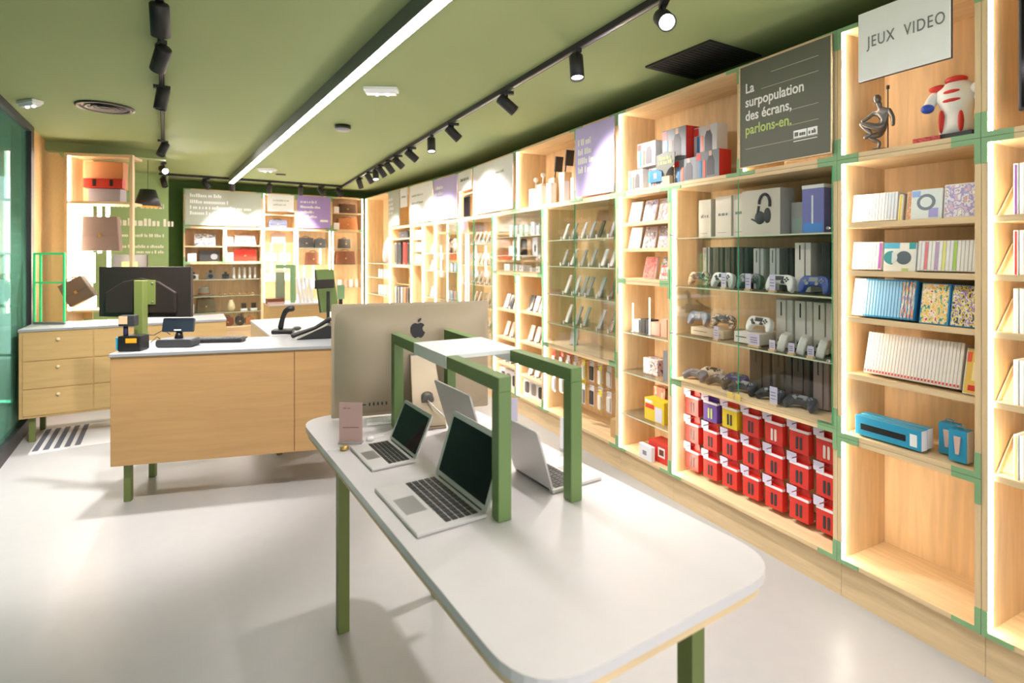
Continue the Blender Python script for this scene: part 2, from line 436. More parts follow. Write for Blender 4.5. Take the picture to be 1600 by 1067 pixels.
cabinet(WC, .06, 1.2, .40, 1.47, 'wide rear glass cabinet of hats and watches', gshelves=(.66, .93, 1.2), doors=2, led=0, plinth=True)
cabinet(WC, 1.2, 1.74, L0, L2, 'rear glass bay with two light strips above the white counter', gshelves=(.8, 1.15, 1.5, 1.8), led_r=1, doors=1, plinth=True, led_reflections=((.15, 1.16, 1.49), (.36, 1.16, 1.49), (.15, 1.52, 1.78), (.36, 1.52, 1.78)))
cabinet(WC, 1.74, 2.34, L0, L2, 'rear glass bay of dark bags under the rear lilac sign', gshelves=(1.0, 1.42, 1.72), led_r=1, doors=1, plinth=True, led_reflections=((.30, 1.02, 1.40), (.42, 1.44, 1.70), (.14, 1.02, 1.40)))
cabinet(WC, 2.34, 2.93, L0, L2, 'rear glass bay of dark bags in the corner', gshelves=(1.0, 1.42, 1.72), led_r=1, doors=1, plinth=True)

# ------------------------------------------------------------------ signs
js0, js1 = D.s(1341, -.03), D.s(1484, -.03)
r = sign(D, js0, js1, 2.368, 2.668, WHITEM, 'white hanging sign reading JEUX VIDEO', -.03)
r.scale = (1, 1, 1)
B(-.003, .010, -.003, js1 - js0 + .003, .016, .303).build('backing', DARK, r)
text('lettering', 'JEUX  VIDEO', .070, TEXTG, r, (.04, -.001, .14), space=1.15, sx=.66)
r = sign(D, P[2] + .012, P[1] - .012, L2 + .035, L3 - .015, DECK, 'dark slate sign with large cream French lettering', -.020)
mb = MB(); W_ = P[1] - P[2] - .024; H_ = L3 - L2 - .05
for a in ((0, 0, W_, .006), (0, H_ - .006, W_, H_), (0, 0, .006, H_), (W_ - .006, 0, W_, H_)): mb.box(a[0], -.004, a[1], a[2], 0, a[3])
mb.build('frame', OAKX, r)
for k, (t, c) in enumerate([('La', LETW), ('surpopulation', LETW), ('des écrans,', LETW), ('parlons-en.', LIME)]):
    text('lettering', t, .075, c, r, (.04, -.001, .405 - k * .075), bold=.0012, sx=.83)
mb = MB()
for z, x0 in ((.405, .14), (.252, .31), (.175, .30), (.10, .04), (.478, .2)): mb.box(x0, -.001, z, .46, 0, z + .0025)
mb.build('ruled_line', mat('cream ruled line', (180, 178, 150), .5), r)
lg = MB().box(.33, -.002, .105, .40, 0, .143).box(.405, -.002, .105, .455, 0, .143).box(.33, -.002, .088, .455, 0, .092).build('logo', WHITEM, r)
mb = MB(); scribble(mb, .338, .113, .055, .02, -.004, 0, 3); scribble(mb, .412, .113, .036, .02, -.004, 0, 4); mb.build('logo_lettering', DECK, lg)

def textsign(W, s0, s1, z0, z1, m, label, ink, rows, seed, d=-.019, frame=True, logo=True):
    r = sign(W, s0, s1, z0, z1, m, label, d); w, h = s1 - s0, z1 - z0
    mb = MB()
    for k, (fx, fz, fw, fh) in enumerate(rows): scribble(mb, w * fx, h * fz, w * fw, h * fh, -.002, 0, seed + k)
    mb.build('lettering', ink, r)
    if logo: MB().box(w * .68, -.002, h * .2, w * .92, 0, h * .27).build('logo', WHITEM, r)
    return r
rows5 = [(.08, .74, .34, .09), (.08, .60, .36, .09), (.08, .47, .42, .09), (.08, .34, .36, .09)]
textsign(D, P[5] + .02, P[4] - .02, L2 + .03, L3 - .02, LILAC, 'lilac sign with white lettering beside the console boxes', WHITEM, rows5, 11)
rr = textsign(D, P[9] + .03, P[7] - .03, L2 + .03, L3 - .02, PALE, 'large white sign before the selfie stick box', GREYS, [(.4, .32, .3, .03), (.6, .72, .2, .05), (.68, .15, .18, .03)], 21, logo=False)
textsign(D, -.48, P[9] - .03, 2.39, L3 - .02, PALE, 'small white category sign above the dark tablet', TEXTG, [(.2, .5, .6, .16)], 27, logo=False)
textsign(WB, BP[4] + .02, BP[5] - .02, L2 + .03, L3 - .02, LILAC, 'lilac sign on the wall beyond the bend', WHITEM, rows5, 31)
textsign(WB, BP[2] + .02, BP[4] - .02, L2 + .03, L3 - .02, PALE, 'pale white sign next to the lilac sign beyond the bend', GREYS, [(.1, .7, .5, .06), (.1, .5, .5, .06), (.1, .3, .4, .06)], 41)
textsign(WB, BP[1] + .02, BP[1] + .52, L2 + .03, L3 - .02, GREYS, 'grey green sign nearest the rear corner', WHITEM, rows5, 51)
textsign(WB, BP[1] + .56, BP[2] - .08, L2 + .30, L3 - .02, PALE, 'small white square sign near the rear corner', GREYS, [(.2, .5, .6, .12)], 61, logo=False)
textsign(WC, .08, 1.18, L2 + .03, L3 - .02, GREYS, 'wide grey green sign on the rear wall', WHITEM, [(.06, .8, .4, .1), (.06, .62, .5, .1), (.06, .46, .8, .1), (.06, .3, .5, .1)], 71)
textsign(WC, 1.28, 1.70, 2.34, L3 - .02, PALE, 'small white sign on the rear wall between grey and lilac', GREYS, [(.2, .6, .6, .1), (.2, .35, .5, .1)], 81, logo=False)
textsign(WC, 1.76, 2.32, L2 + .03, L3 - .02, mat('rear lilac board', (166, 144, 214), .5), 'lilac sign on the rear wall', WHITEM, [(.08, .78, .5, .08), (.08, .62, .6, .08), (.08, .46, .4, .08), (.08, .32, .5, .08)], 91)

# ------------------------------------------------------------------ ceiling fittings
def strip_light():
    a, b = Vector((.877, 9.38)), Vector((1.05, .6)); u = (b - a).normalized(); L = (b - a).length
    r = thing('linear_ceiling_light', 'long white linear light running along the green ceiling', 'ceiling light', (a.x, a.y, 2.70), math.atan2(u.y, u.x))
    B(0, -.034, .006, L, .034, .10).build('housing', mat('grey light housing', (96, 104, 98), .5), r)
    B(.01, -.028, 0, L - .01, .028, .006).build('diffuser', STRIPM, r)
strip_light()
def track(p0, p1, label, z=2.765):
    p0, p1 = Vector(p0), Vector(p1); v = p1 - p0
    r = thing('lighting_track', label, 'lighting track', (p0.x, p0.y, z), math.atan2(v.y, v.x))
    B(0, -.016, 0, v.length, .016, .035).build('rail', MATTE, r)
    MB().box(0, -.006, -.002, v.length, -.003, 0).box(0, .003, -.002, v.length, .006, 0).build('conductor', ALU, r)
    return Wall(p0, p1)
TR = track((2.6, 9.5), (1.90, 1.45), 'black lighting track above the cabinets of the long wall')
TL = track((.0, 9.45), (-.02, .8), 'black lighting track over the till counter')
TB = track((-.06, 9.48), (2.62, 9.52), 'black lighting track along the rear wall')
def spot_fn(lit):
    def f():
        r = thing('track_spotlight', '', 'spotlight')
        MB().box(-.05, -.016, -.022, .05, .016, 0).tube((0, 0, -.02), (0, 0, -.07), .008).build('adapter', MATTE, r)
        h = bpy.data.objects.new('lamp_head', None)
        mb = MB().lathe([(.0, .07), (.036, .07), (.040, .064), (.040, -.075), (.036, -.075), (.033, -.06), (0, -.06)], 20)
        o = mb.build('lamp_head', MATTE, r, loc=(0, 0, -.09))
        MB().lathe([(0, -.0595), (.033, -.0595), (.033, -.062), (0, -.062)], 20).build('lamp_face', LAMPM if lit else DARK, o)
        return r
    return f
def spotlight(loc, aim, label, lit=False, power=None, group=None):
    """head turned by aim = (tilt, direction)"""
    o = inst('spot%d' % lit, spot_fn(lit), label, 'spotlight', loc, aim[1], group)
    hd = [c for c in o.children if c.name.startswith('lamp_head')][0]
    hd.rotation_euler = (0, aim[0], 0)
    if power:
        ld = bpy.data.lights.new('spot_beam', 'SPOT'); ld.energy = power; ld.spot_size = R(75); ld.spot_blend = .7; ld.shadow_soft_size = .04; ld.color = (1, .93, .88)
        lo = bpy.data.objects.new('spot_beam', ld); C.objects.link(lo); lo.parent = hd; lo.location = (0, 0, -.08)
SZ = 2.7625

for k, (px, lit, tilt, dr) in enumerate([(1038, 1, -1.0, -2.2), (901, 1, -.22, -2.0), (792, 0, -.85, -.55), (708, 0, -.8, -.35), (674, 1, -.25, -1.9), (643, 0, -.85, -.4), (622, 0, -.8, -.4), (608, 0, -.7, .1), (596, 0, -.7, .1), (587, 1, -.3, -1.7), (577, 0, -.6, .2), (562, 0, -.5, .6)]):
    s = TR.s(px)
    spotlight(TR.pt(s, 0, SZ), (tilt, dr), ('lit black spotlight' if lit else 'black spotlight turned away') + ', %s along the long wall track from the photo edge' % ORD[k], bool(lit), SPOT_POWER * [.4, 1.0, 1.0, .32, .3, .2, .15, .15, .15, .15, .15, .15][k])
for k, (px, py, tilt, dr, lit) in enumerate([(248, 24, .62, -1.65, 0), (247, 86, .9, -1.30, 0), (243, 149, .15, 0, 0), (240, 229, .5, .8, 0), (239, 262, 1.2, 1.9, 1), (240, 282, -.6, -1.2, 0)]):
    t = 1.09 * FPX / (CYP - py); p = at(px, t)
    spotlight((TL.pt(TL.L * (9.45 - p.y) / 8.65, 0, 0).x, p.y, SZ), (tilt, dr), ('lit black spotlight' if lit else 'black spotlight with added beam') + ', %s on the till track from the photo top' % ORD[k], bool(lit), SPOT_POWER * [.36, .30, 1.2, .7, .4, .4][k])  # beams added to the dark heads too, to brighten the till side
for k, px in enumerate([322, 363, 421, 470, 502, 530]):
    p = TB.pt(TB.s(px), 0, SZ); lit = px in (363, 421, 470)
    spotlight(p, (-.45 if lit else .6, 1.57 if lit else 2.6), ('lit black spotlight' if lit else 'dark spotlight') + ', %s along the rear wall track' % ORD[k], lit, SPOT_POWER * 1.1 if lit else None)
# smoke detector, vents, emergency lights
r = thing('smoke_detector', 'round black smoke detector beside the linear light', 'smoke detector', (1.40, 5.1, CEIL - .05))
MB().lathe([(0, 0), (.055, .0), (.068, .012), (.068, .02)], 24).build('sensor_ring', GREYP, r)
MB().lathe([(.066, .012), (.072, .022), (.072, .05), (0, .05)], 24).build('housing', BLACK, r)
def emergency(p, rz, label, s=1):
    r = thing('emergency_light', label, 'emergency light', (p[0], p[1], CEIL - .045), rz)
    B(-.12 * s, -.05 * s, .02, .12 * s, .05 * s, .045).build('housing', WHITE, r, bev=.004)
    MB().prism([(-.045 * s, .02), (.045 * s, .02), (.03 * s, 0), (-.03 * s, 0)], -.105 * s, .105 * s, 'x').build('diffuser', mat('frosted diffuser', (235, 235, 240), .2), r)
    MB().ball((-.03, 0, 0), .012).ball((.045, 0, 0), .012).build('bulb', mat('cool bulb', (235, 245, 255), emit=6), r)
emergency((1.32, 3.81), -.5, 'white emergency light on the ceiling beside the smoke detector')
emergency((1.21, 8.2), -.5, 'white emergency light near the far end of the linear light')
emergency((-.88, 5.6), -.9, 'white emergency light above the teal glazing', .8)
r = thing('round_vent', 'round black air vent in the ceiling over the tills', 'air vent', (-.40, 5.5, CEIL - .012))
MB().lathe([(.2, .012), (.2, 0), (.165, .0), (.165, .01)], 40).build('rim', BLACK, r)
mb = MB()
for q in (.13, .09, .05): mb.lathe([(q, .010), (q + .012, -.002), (q - .012, .004)], 32)
mb.lathe([(0, .009), (.165, .009)], 32).build('diffuser_ring', DARK, r)
MB().lathe([(.0, .011), (.07, .011), (.07, 0), (0, 0)], 24).build('ceiling_disc', DARK)
bpy.data.objects['ceiling_disc'].location = (1.47, 8.7, CEIL - .012); tag(bpy.data.objects['ceiling_disc'], 'small dark disc on the ceiling near the rear track', 'ceiling disc')
r = thing('square_vent', 'square black grille in the ceiling above the slate sign', 'air vent', (2.80, 2.20, CEIL - .012), R(-2))
mb = B(-.23, -.25, 0, .23, .25, .012)
mb.build('grille_frame', MATTE, r)
mb = MB()
for k in range(16): mb.box(-.21, -.23 + k * .029, -.003, .21, -.212 + k * .029, -.0002)
mb.build('grille', MATTE, r)
p = at(231, 6.9)
r = thing('pendant_lamp', 'black conical pendant lamp hanging before the green wall', 'pendant lamp', (p.x, p.y, 2.21))
MB().lathe([(.15, 0), (.152, .003), (.085, .215), (0, .22)], 32).lathe([(.146, .003), (.08, .21), (0, .212)], 32, 1).build('lamp_shade', [BLACK, mat('gilt shade lining', (222, 170, 60), .4)], r)
MB().tube((0, 0, .215), (0, 0, CEIL - 2.21), .003, n=6).build('cord', BLACK, r)
MB().ball((0, 0, .06), .035).build('bulb', mat('warm bulb', (255, 220, 160), emit=5), r)
#@@ITEMS
# ------------------------------------------------------------------ product builders (front faces -y, base at z 0)
def rrect(w, h, r, n=5, x0=0, z0=0):
    pts = []
    for cx, cz, a0 in ((w / 2 - r, h - r, 0), (-w / 2 + r, h - r, 90), (-w / 2 + r, r, 180), (w / 2 - r, r, 270)):
        for i in range(n + 1):
            a = R(a0 + 90 * i / n); pts.append((x0 + cx + r * math.cos(a), z0 + cz + r * math.sin(a)))
    return pts
def phone_fn(body, scr, w=.07, h=.142, tilt=20, card=True):
    def f():
        r = thing('smartphone', '', 'smartphone')
        Mx = Matrix.Translation((0, .0, .012)) @ Matrix.Rotation(R(-tilt), 4, 'X')
        o = MB().prism(rrect(w, h, .009), 0, .008, 'y', 0, Mx).build('body', body, r)
        MB().prism(rrect(w * .9, h * .88, .004, 3, 0, h * .06), -.0012, 0, 'y', 0, Mx).build('screen', scr, r)
        MB().box(-.025, -.015, 0, .025, .06, .003).box(-.025, -.015, 0, .025, -.012, .016).prism([(.014, .003), (.06, .003), (.052, .08)], -.02, -.017, 'x').prism([(.014, .003), (.06, .003), (.052, .08)], .017, .02, 'x').build('stand', glass('acrylic stand', (.9, .92, .9), .8, .25, (230, 232, 235)), r)
        if card: B(.020, -.030, 0, .046, -.028, .032).build('price_card', PAPER, r)
        return r
    return f
SCRL = mat('pale phone back', (226, 222, 226), .2); SCRG = mat('grey phone back', (166, 168, 176), .25); SCRP = mat('rosy phone back', (226, 186, 176), .25); SCRB = mat('dark phone back', (58, 62, 70), .2)
SCRT = mat('aqua phone back', (120, 200, 196), .25)
PH = {'white': (WHITE, SCRL), 'grey': (GREYP, SCRG), 'rosy': (mat('rosy shell', (230, 196, 184), .3), SCRP), 'black': (BLACK, SCRB), 'aqua': (WHITE, SCRT)}
def phone(col, loc, rz, label, size=(.07, .142)):
    return inst(('phone', col, size), phone_fn(*PH[col], *size), label, 'smartphone', loc, rz, 'display phones')
def phone_box(col):
    def f():
        r = thing('slim_box', '', 'box')
        m = {'white': PAPER, 'grey': mat('grey card', (196, 198, 204), .6), 'blue': mat('blue card', (90, 110, 190), .5)}[col]
        B(-.03, 0, 0, .03, .05, .13).build('carton', m, r, bev=.001)
        B(-.022, -.001, .05, .022, 0, .11).build('printed_panel', SCRG, r)
        return r
    return f

CT_OUT = [(0, .092), (.040, .094), (.062, .090), (.074, .076), (.080, .052), (.081, .028), (.075, .008), (.064, .002), (.055, .012), (.047, .034), (.036, .043), (0, .044)]
CT_OUT = CT_OUT + [(-x, z) for x, z in CT_OUT[-2:0:-1]]
def controller_fn(shell, trim):
    def f():
        r = thing('game_controller', '', 'game controller')
        bm = MB().prism(CT_OUT, 0, .038, 'y')
        bm.build('shell', shell, r, bev=.010, seg=3)
        for x in (-.026, .026): MB().tube((x, .001, .05), (x, -.012, .05), .006, .009, 12).build('thumbstick', trim, r)
        MB().box(-.053, -.004, .062, -.033, .002, .068).box(-.046, -.004, .055, -.040, .002, .075).build('direction_pad', trim, r)
        mb = MB()
        for dx, dz in ((0, .009), (0, -.009), (.009, 0), (-.009, 0)): mb.tube((.043 + dx, .001, .066 + dz), (.043 + dx, -.004, .066 + dz), .0042, n=8)
        mb.build('button_cluster', trim, r)
        B(-.024, -.003, .062, .024, .002, .084).build('touchpad', trim, r, bev=.001)
        return r
    return f
CW = mat('white controller shell', (232, 232, 228), .35); CB = mat('dark controller shell', (48, 52, 62), .35); CBL = mat('blue controller shell', (48, 74, 158), .3); CGR = mat('smoke green controller shell', (52, 84, 72), .3); CGY = mat('grey blue controller shell', (96, 110, 136), .35)
CSK = printed('marbled controller shell', [(60, 50, 40), (180, 150, 120), (110, 90, 70), (210, 190, 160)], 9)
def controller(key, loc, rot, label, trim=None):
    sh = {'white': CW, 'dark': CB, 'blue': CBL, 'green': CGR, 'greyblue': CGY, 'marbled': CSK}[key]
    return settle(inst(('ctl', key), controller_fn(sh, trim or (BLACK if key in ('white', 'marbled') else GREYP)), label, 'game controller', loc, rot), loc[2])
def console_fn(shell, w=.062, h=.27, d=.26):
    def f():
        r = thing('game_console', '', 'game console')
        MB().box(-w / 2, 0, .006, w * .12, d, h).build('shell', shell, r, bev=.003)
        MB().box(w * .15, .006, .006, w / 2, d, h).build('second_shell', shell, r, bev=.003)
        B(w * .12, .008, .01, w * .15, d - .01, h - .004).build('groove', BLACK, r)
        B(-w * .2, -.001, h * .66, -w * .12, .002, h * .95).build('disc_slot', BLACK, r)
        B(-w * .48, .04, 0, w * .48, d - .04, .006).build('foot_stand', BLACK, r)
        return r
    return f
def console(key, loc, rz, label, **k):
    sh = {'white': CONW, 'black': CONB, 'brown': BROWNC, 'silver': mat('silver console shell', (176, 180, 176), .3), 'mauve': mat('mauve console shell', (150, 130, 126), .4)}[key]
    return inst(('cons', key, tuple(k.items())), console_fn(sh, **k), label, 'game console', loc, rz, 'upright game consoles')
def price_card(loc, rz, label, w=.032, h=.075, m=None):
    def f():
        r = thing('price_card', '', 'price card')
        B(-w / 2, 0, .012, w / 2, .002, h).build('card', m or LAVC, r)
        B(-w / 2, -.008, 0, w / 2, .012, .012).build('card_holder', mat('birch block', (222, 190, 140), .5), r)
        mb = MB()
        for k in range(3): mb.box(-w * .35, -.0008, h * (.35 + .17 * k), w * .3, 0, h * (.37 + .17 * k) + .002)
        mb.build('print', TEXTG, r)
        return r
    return inst(('pc', w, h, m.name if m else ''), f, label, 'price card', loc, rz)
def carton(W, s, d, z, w, dp, h, m, label, rz=0, decals=(), cat='box', name='product_box', parts=None, side=None, bev=.0012):
    """box with printed panels on its front: decals = (x0, z0, x1, z1, material) in shares of the front"""
    r = thing(name, label, cat, on(W, s, d, z), W.ang + rz)
    B(-w / 2, 0, 0, w / 2, dp, h, edge=((3, 5), 1) if side else None).build('carton', [m, side] if side else m, r, bev=bev, seg=1)
    for k, (a, b, c, e, mm) in enumerate(decals):
        B(w * (a - .5), -.0006 - .0003 * k, h * b, w * (c - .5), 0, h * e).build('printed_panel', mm, r)
    return r
def game_case_fn(m, spine, w=.0142, dp=.12, h=.17, foot=None):
    def f():
        r = B(-w / 2 + .0006, 0, 0, w / 2 - .0006, dp, h).box(-w / 2 + .0012, -.0006, h * .04, w / 2 - .0012, .0, h * .96, 1)
        if foot: r.box(-w / 2 + .003, -.0012, .006, w / 2 - .003, -.0006, .016, 2)
        return r.build('game_case', [m, spine] + ([foot] if foot else []))
    return f
def case(key, m, spine, loc, rot, label, group=None, **k):
    return settle(inst(('case', key, tuple(k.items())), game_case_fn(m, spine, **k), label, 'game case', loc, rot, group), loc[2])
def wall_rot(W, tilt=0, yaw=0):
    return (Matrix.Rotation(W.ang + yaw, 3, 'Z') @ Matrix.Rotation(R(-tilt), 3, 'X')).to_euler()
def cover(W, s, d, z, w, h, m, label, tilt=12, thick=.014, yaw=0, cat='game case', name='game_case', rim=None, decal=None):
    r = thing(name, label, cat, on(W, s, d, z), wall_rot(W, tilt, yaw))
    B(-w / 2, 0, 0, w / 2, thick, h).build('case', rim or WHITE, r, bev=.0015, seg=1)
    B(-w / 2 + .004, -.0008, .004, w / 2 - .004, 0, h - .004).build('printed_cover', m, r)
    for k, (a, b, c, e, mm) in enumerate(decal or ()):
        B(w * (a - .5), -.0014 - k * .0003, h * b, w * (c - .5), -.0006, h * e).build('cover_art', mm, r)
    return settle(r, z)

# ------------------------------------------------------------------ game shelves (bay under JEUX VIDEO)
z1, z2, z3, z4, z5 = 1.7415, 1.5235, 1.3115, 1.0515, .785
WSP = mat('white case spine', (240, 238, 236), .4); WSB = mat('white case with blue edge', (206, 214, 226), .4); CASEW = mat('clear white case', (232, 230, 226), .3)
sx = P[1] + T + .02
g = 'white game cases on the top game shelf'
s = sx + .002
for k in range(15):
    b = k >= 11
    case('w3b' if b else 'w3', CASEW, WSB if b else WSP, on(D, s, .05, z1), wall_rot(D, 8), ('slim case with a bluish spine beside the yellow one, top game shelf' if b else 'slim white case in the white row on the top game shelf'), ('bluish spines on the top game shelf' if b else g), h=.125, dp=.07, w=.0126)
    s += .0128
s -= .002
cover(D, s + .010, .045, z1, .015, .118, YELLOW, 'slim case with a plain mustard front beside the bluish spines', 8)
cover(D, s + .046, .06, z1, .040, .128, printed('warm patterned print', [(240, 150, 80), (250, 220, 190), (220, 120, 90), (240, 190, 120), (180, 160, 120)], 9, kind='noise'), 'small case with a speckled orange cover on the top game shelf', 8)
r = cover(D, P[0] - T - .006 - .118 - .058, .03, z1, .112, .125, mat('pale grey print', (226, 232, 230), .4), 'white boxed game with a grey ring on its cover', 6, thick=.05, decal=[(.6, .05, .9, .35, mat('violet print', (170, 160, 220), .4)), (.02, .75, .3, .95, mat('pale blue print', (150, 180, 230), .4))])
MB().tube((0, -.002, .07), (0, -.0008, .07), .034, n=24).tube((0, -.0026, .07), (0, -.002, .07), .022, n=24, mi=1).build('printed_ring', [mat('ring print', (120, 130, 140), .4), mat('pale grey print', (226, 232, 230))], r)
cover(D, P[0] - T - .006 - .058, .035, z1, .114, .135, printed('pastel swirl print', [(240, 236, 244), (220, 190, 210), (170, 160, 210), (235, 232, 240), (210, 170, 170), (245, 245, 245)], 4, kind='noise'), 'white boxed game with a pastel pink and violet cover', 6, thick=.05)
s = sx + .002
for k in range(9):
    case('ds', CASEW, WSP, on(D, s, .05, z2), wall_rot(D, 8), 'slim white case left of the blue circle box, second game shelf', 'white cases left of the circle box', h=.125, dp=.07, w=.0126); s += .0128
case('dsv', CASEW, mat('magenta spine print', (180, 90, 180), .4), on(D, s, .05, z2), wall_rot(D, 8), 'slim case with a magenta spine on the second game shelf', h=.125, dp=.07, w=.0126); s += .016
r = cover(D, s + .066, .045, z2, .126, .125, mat('ivory print', (238, 234, 222), .4), 'boxed game with two circles and blue corners on the second game shelf', 6, thick=.03,
          decal=[(0, .8, .5, 1, mat('sky print', (90, 180, 210), .4)), (.8, .78, 1, 1, mat('teal print', (60, 160, 160), .4)), (.6, .02, .8, .12, LIME)])
MB().tube((-.028, -.003, .06), (-.03, -.0008, .06), .030, n=24).tube((-.03, -.0036, .06), (-.03, -.003, .06), .024, n=24, mi=1).tube((.018, -.0026, .06), (.018, -.0008, .06), .029, n=24, mi=2).build('printed_circle', [mat('teal print', (60, 160, 160)), WHITE, mat('slate print', (96, 108, 116), .4)], r)
s += .14
inks = [WSP, WSP, mat('pink spine', (232, 130, 140), .4), WSP, WSP, mat('mauve spine', (190, 160, 200), .4), WSP, mat('lemon spine', (226, 226, 130), .4), WSP, WSP, mat('yellow green spine', (170, 210, 90), .4), WSP, WSP]
names = {2: 'pink', 5: 'mauve', 7: 'lemon', 10: 'lime'}
n = int((P[0] - T - .008 - s) / .0128)
for k in range(n):
    i = k % 13; nm = names.get(i, 'white') if k < 13 else 'white'
    case('sp' + nm, CASEW, inks[i] if nm != 'white' else WSP, on(D, s, .05, z2), wall_rot(D, 8), ('slim case with a %s spine right of the blue circle box' % nm), 'white cases right of the circle box' if nm == 'white' else None, h=.125, dp=.07, w=.0126); s += .0128
s = sx + .004
WBL = mat('blue case shell', (60, 150, 206), .3)
for k in range(16):
    w = k < 4
    case('bw' if w else 'bl', CASEW if w else WBL, WSP if w else mat('blue spine', (150, 200, 232), .4), on(D, s, .045, z3), wall_rot(D, 10), 'white spine at the post end of the blue case row' if w else 'blue case in the long blue row on the third game shelf', 'white spines before the blue row' if w else 'blue game cases', h=.170, dp=.06, w=.0126)
    s += .0128
for k in range(4):
    m = printed('comic spine %d' % k, [(230, 200, 60), (220, 80, 60), (60, 150, 200), (240, 240, 230)], 9)
    case('mix%d' % k, WBL, m, on(D, s, .045, z3), wall_rot(D, 10), 'blue case with a colourful spine, %s from the plain blue row' % ORD[k], h=.170, dp=.06, w=.0126); s += .0134
cover(D, P[0] - T - .006 - .104 - .054, .048, z3, .104, .170, printed('bright toy print', [(220, 70, 50), (240, 236, 220), (240, 220, 190), (240, 190, 60), (240, 220, 190), (110, 180, 90), (60, 120, 190)], 7, kind='noise'), 'blue case with a crowded multicolour cover beside the colourful spines', 10, rim=WBL)
cover(D, P[0] - T - .006 - .052, .054, z3, .102, .168, printed('violet yellow print', [(60, 80, 140), (240, 220, 90), (235, 235, 225), (150, 110, 190), (240, 220, 90), (80, 60, 70)], 7, kind='noise'), 'blue case with a violet and yellow cover at the post', 10, rim=WBL)
s = sx + .055
RSP = mat('off white spine', (232, 226, 218), .4)
for k in range(29):
    gap = k in (11, 18)
    case('long', mat('white case shell', (226, 220, 212), .3), RSP, on(D, s, .05, z4), wall_rot(D, 14), 'white spined case in the tall leaning row on the fourth game shelf', 'tall white game cases', h=.185, dp=.06, w=.0126, foot=RED)
    s += .0128
cover(D, (s + P[0] - T) / 2 - .003, .05, z4, P[0] - T - s - .008, .180, mat('golden print', (236, 196, 96), .4), 'tall case with a golden yellow cover at the end of the white row', 14, decal=[(.08, .7, .35, .92, ORANGE), (.3, .08, .95, .2, RED), (.45, .3, .95, .7, mat('cream print', (246, 232, 170), .4))])
# boxes on the lowest shelf
for k, (dd, ds, lab) in enumerate([(.02, 0, 'long blue box with a black sensor bar pictured, in front'), (.075, -.005, 'long blue box behind the front sensor bar box')]):
    r = carton(D, P[1] + .205 + ds, dd, z5, .27, .045, .085, CYAN, lab, 0, [(.09, .3, .78, .62, BLACK), (.84, .15, .94, .75, WHITE)] if k == 0 else [], side=PAPER)
for k, (dd, ss, lab) in enumerate([(.088, .40, 'blue remote control pack set back beside the long blue boxes'), (.03, .462, 'blue remote control pack in front against the post')]):
    r = carton(D, P[1] + ss, dd, z5, .062, .05, .125, CYAN, lab, 0, [], side=PAPER, name='remote_pack')
    MB().prism([(-.012, .10), (.012, .10), (.006, .03), (-.006, .03)], -.006, 0, 'y').build('remote_window', mat('blister pink', (214, 180, 170), .3), r, bev=.001)
    MB().path([(-.012, .02, .125), (-.012, .02, .14), (.012, .02, .14), (.012, .02, .125)], .002).build('hang_tab', CYAN, r)
# next bay at the photo edge
for k, (z, col) in enumerate([(1.7415, 'violet'), (1.5235, 'red'), (1.3115, 'plain'), (1.0515, 'white'), (.7795, 'green')]):
    s = P[0] + T + .036
    r = thing('shelf_divider', 'plain birch book support, %s game shelf at the photo edge' % ORD[k], 'divider', on(D, s - .03, .05, z), D.ang)
    MB().prism([(0, 0), (.16, 0), (.16, .12), (.12, .12)], 0, .004, 'x').build('side_cheek', OAK, r)
    MB().prism([(.03, 0), (.034, 0), (.16, .12), (.156, .12)], .004, .050, 'x').build('sloping_rest', OAK, r)
    m = {'violet': mat('violet book print', (120, 70, 150), .4), 'red': RED, 'plain': mat('ivory print', (238, 234, 222)), 'white': WHITE, 'green': LIME}[col]
    for j in range(3):
        cover(D, s + .034 + j * .018, .03, z, .014, .165 if k else .19, m if j == 0 else WSP, 'upright case with %s edge, %s on shelf %s at the photo edge' % (['a ' + col, 'white', 'pale'][j], ORD[j], ORD[k]), 0, thick=.12)
r = thing('wall_screen', 'black screen edge in the top box at the photo edge', 'screen', on(D, P[0] + .10, .02, L2 + .08), D.ang)
B(0, 0, 0, .42, .03, .46).build('casing', BLACK, r, bev=.004); B(.01, -.001, .01, .41, 0, .45).build('screen', SCREEN, r)

# ------------------------------------------------------------------ figurines
def skin_body(name, pts, edges, radii, m, parent, sub=2, root=0):
    me = bpy.data.meshes.new(name); me.from_pydata([Vector(p) for p in pts], edges, [])
    o = bpy.data.objects.new(name, me); C.objects.link(o); o.parent = parent; me.materials.append(m)
    sk = o.modifiers.new('skin', 'SKIN')
    for i, rr in enumerate(radii):
        v = me.skin_vertices[0].data[i]; v.radius = (rr, rr) if not isinstance(rr, tuple) else rr
    me.skin_vertices[0].data[root].use_root = True
    sk.use_smooth_shade = True
    sb = o.modifiers.new('smooth', 'SUBSURF'); sb.levels = sub; sb.render_levels = sub
    return o
GUN = mat('gunmetal figure', (104, 100, 98), .35, .6)
r = thing('crouching_figurine', 'dark metallic figurine crouching on a thin pole stand', 'figurine', on(D, D.s(1378, .12), .12, L2 + T + .001), D.ang)
r.scale = (1.12, 1.12, 1.12)
MB().lathe([(0, 0), (.05, 0), (.048, .012), (.03, .018), (0, .018)], 24).build('base', DARK, r)
pts = [(0, 0, .10), (.008, .004, .135), (.004, .002, .165), (-.006, -.004, .185), (-.010, -.010, .213),   # pelvis, waist, chest, neck, head
       (-.028, -.03, .115), (-.060, -.05, .128), (-.030, -.02, .085), (-.05, -.04, .065),               # raised leg
       (-.02, .02, .082), (-.058, .0, .078), (-.02, .02, .05), (-.025, .015, .022), (-.045, .0, .020),                  # standing leg
       (.028, 0, .170), (.045, -.005, .135), (.05, -.015, .10),                # arm down
       (-.03, -.01, .168), (-.045, -.03, .145), (-.058, -.045, .135)]
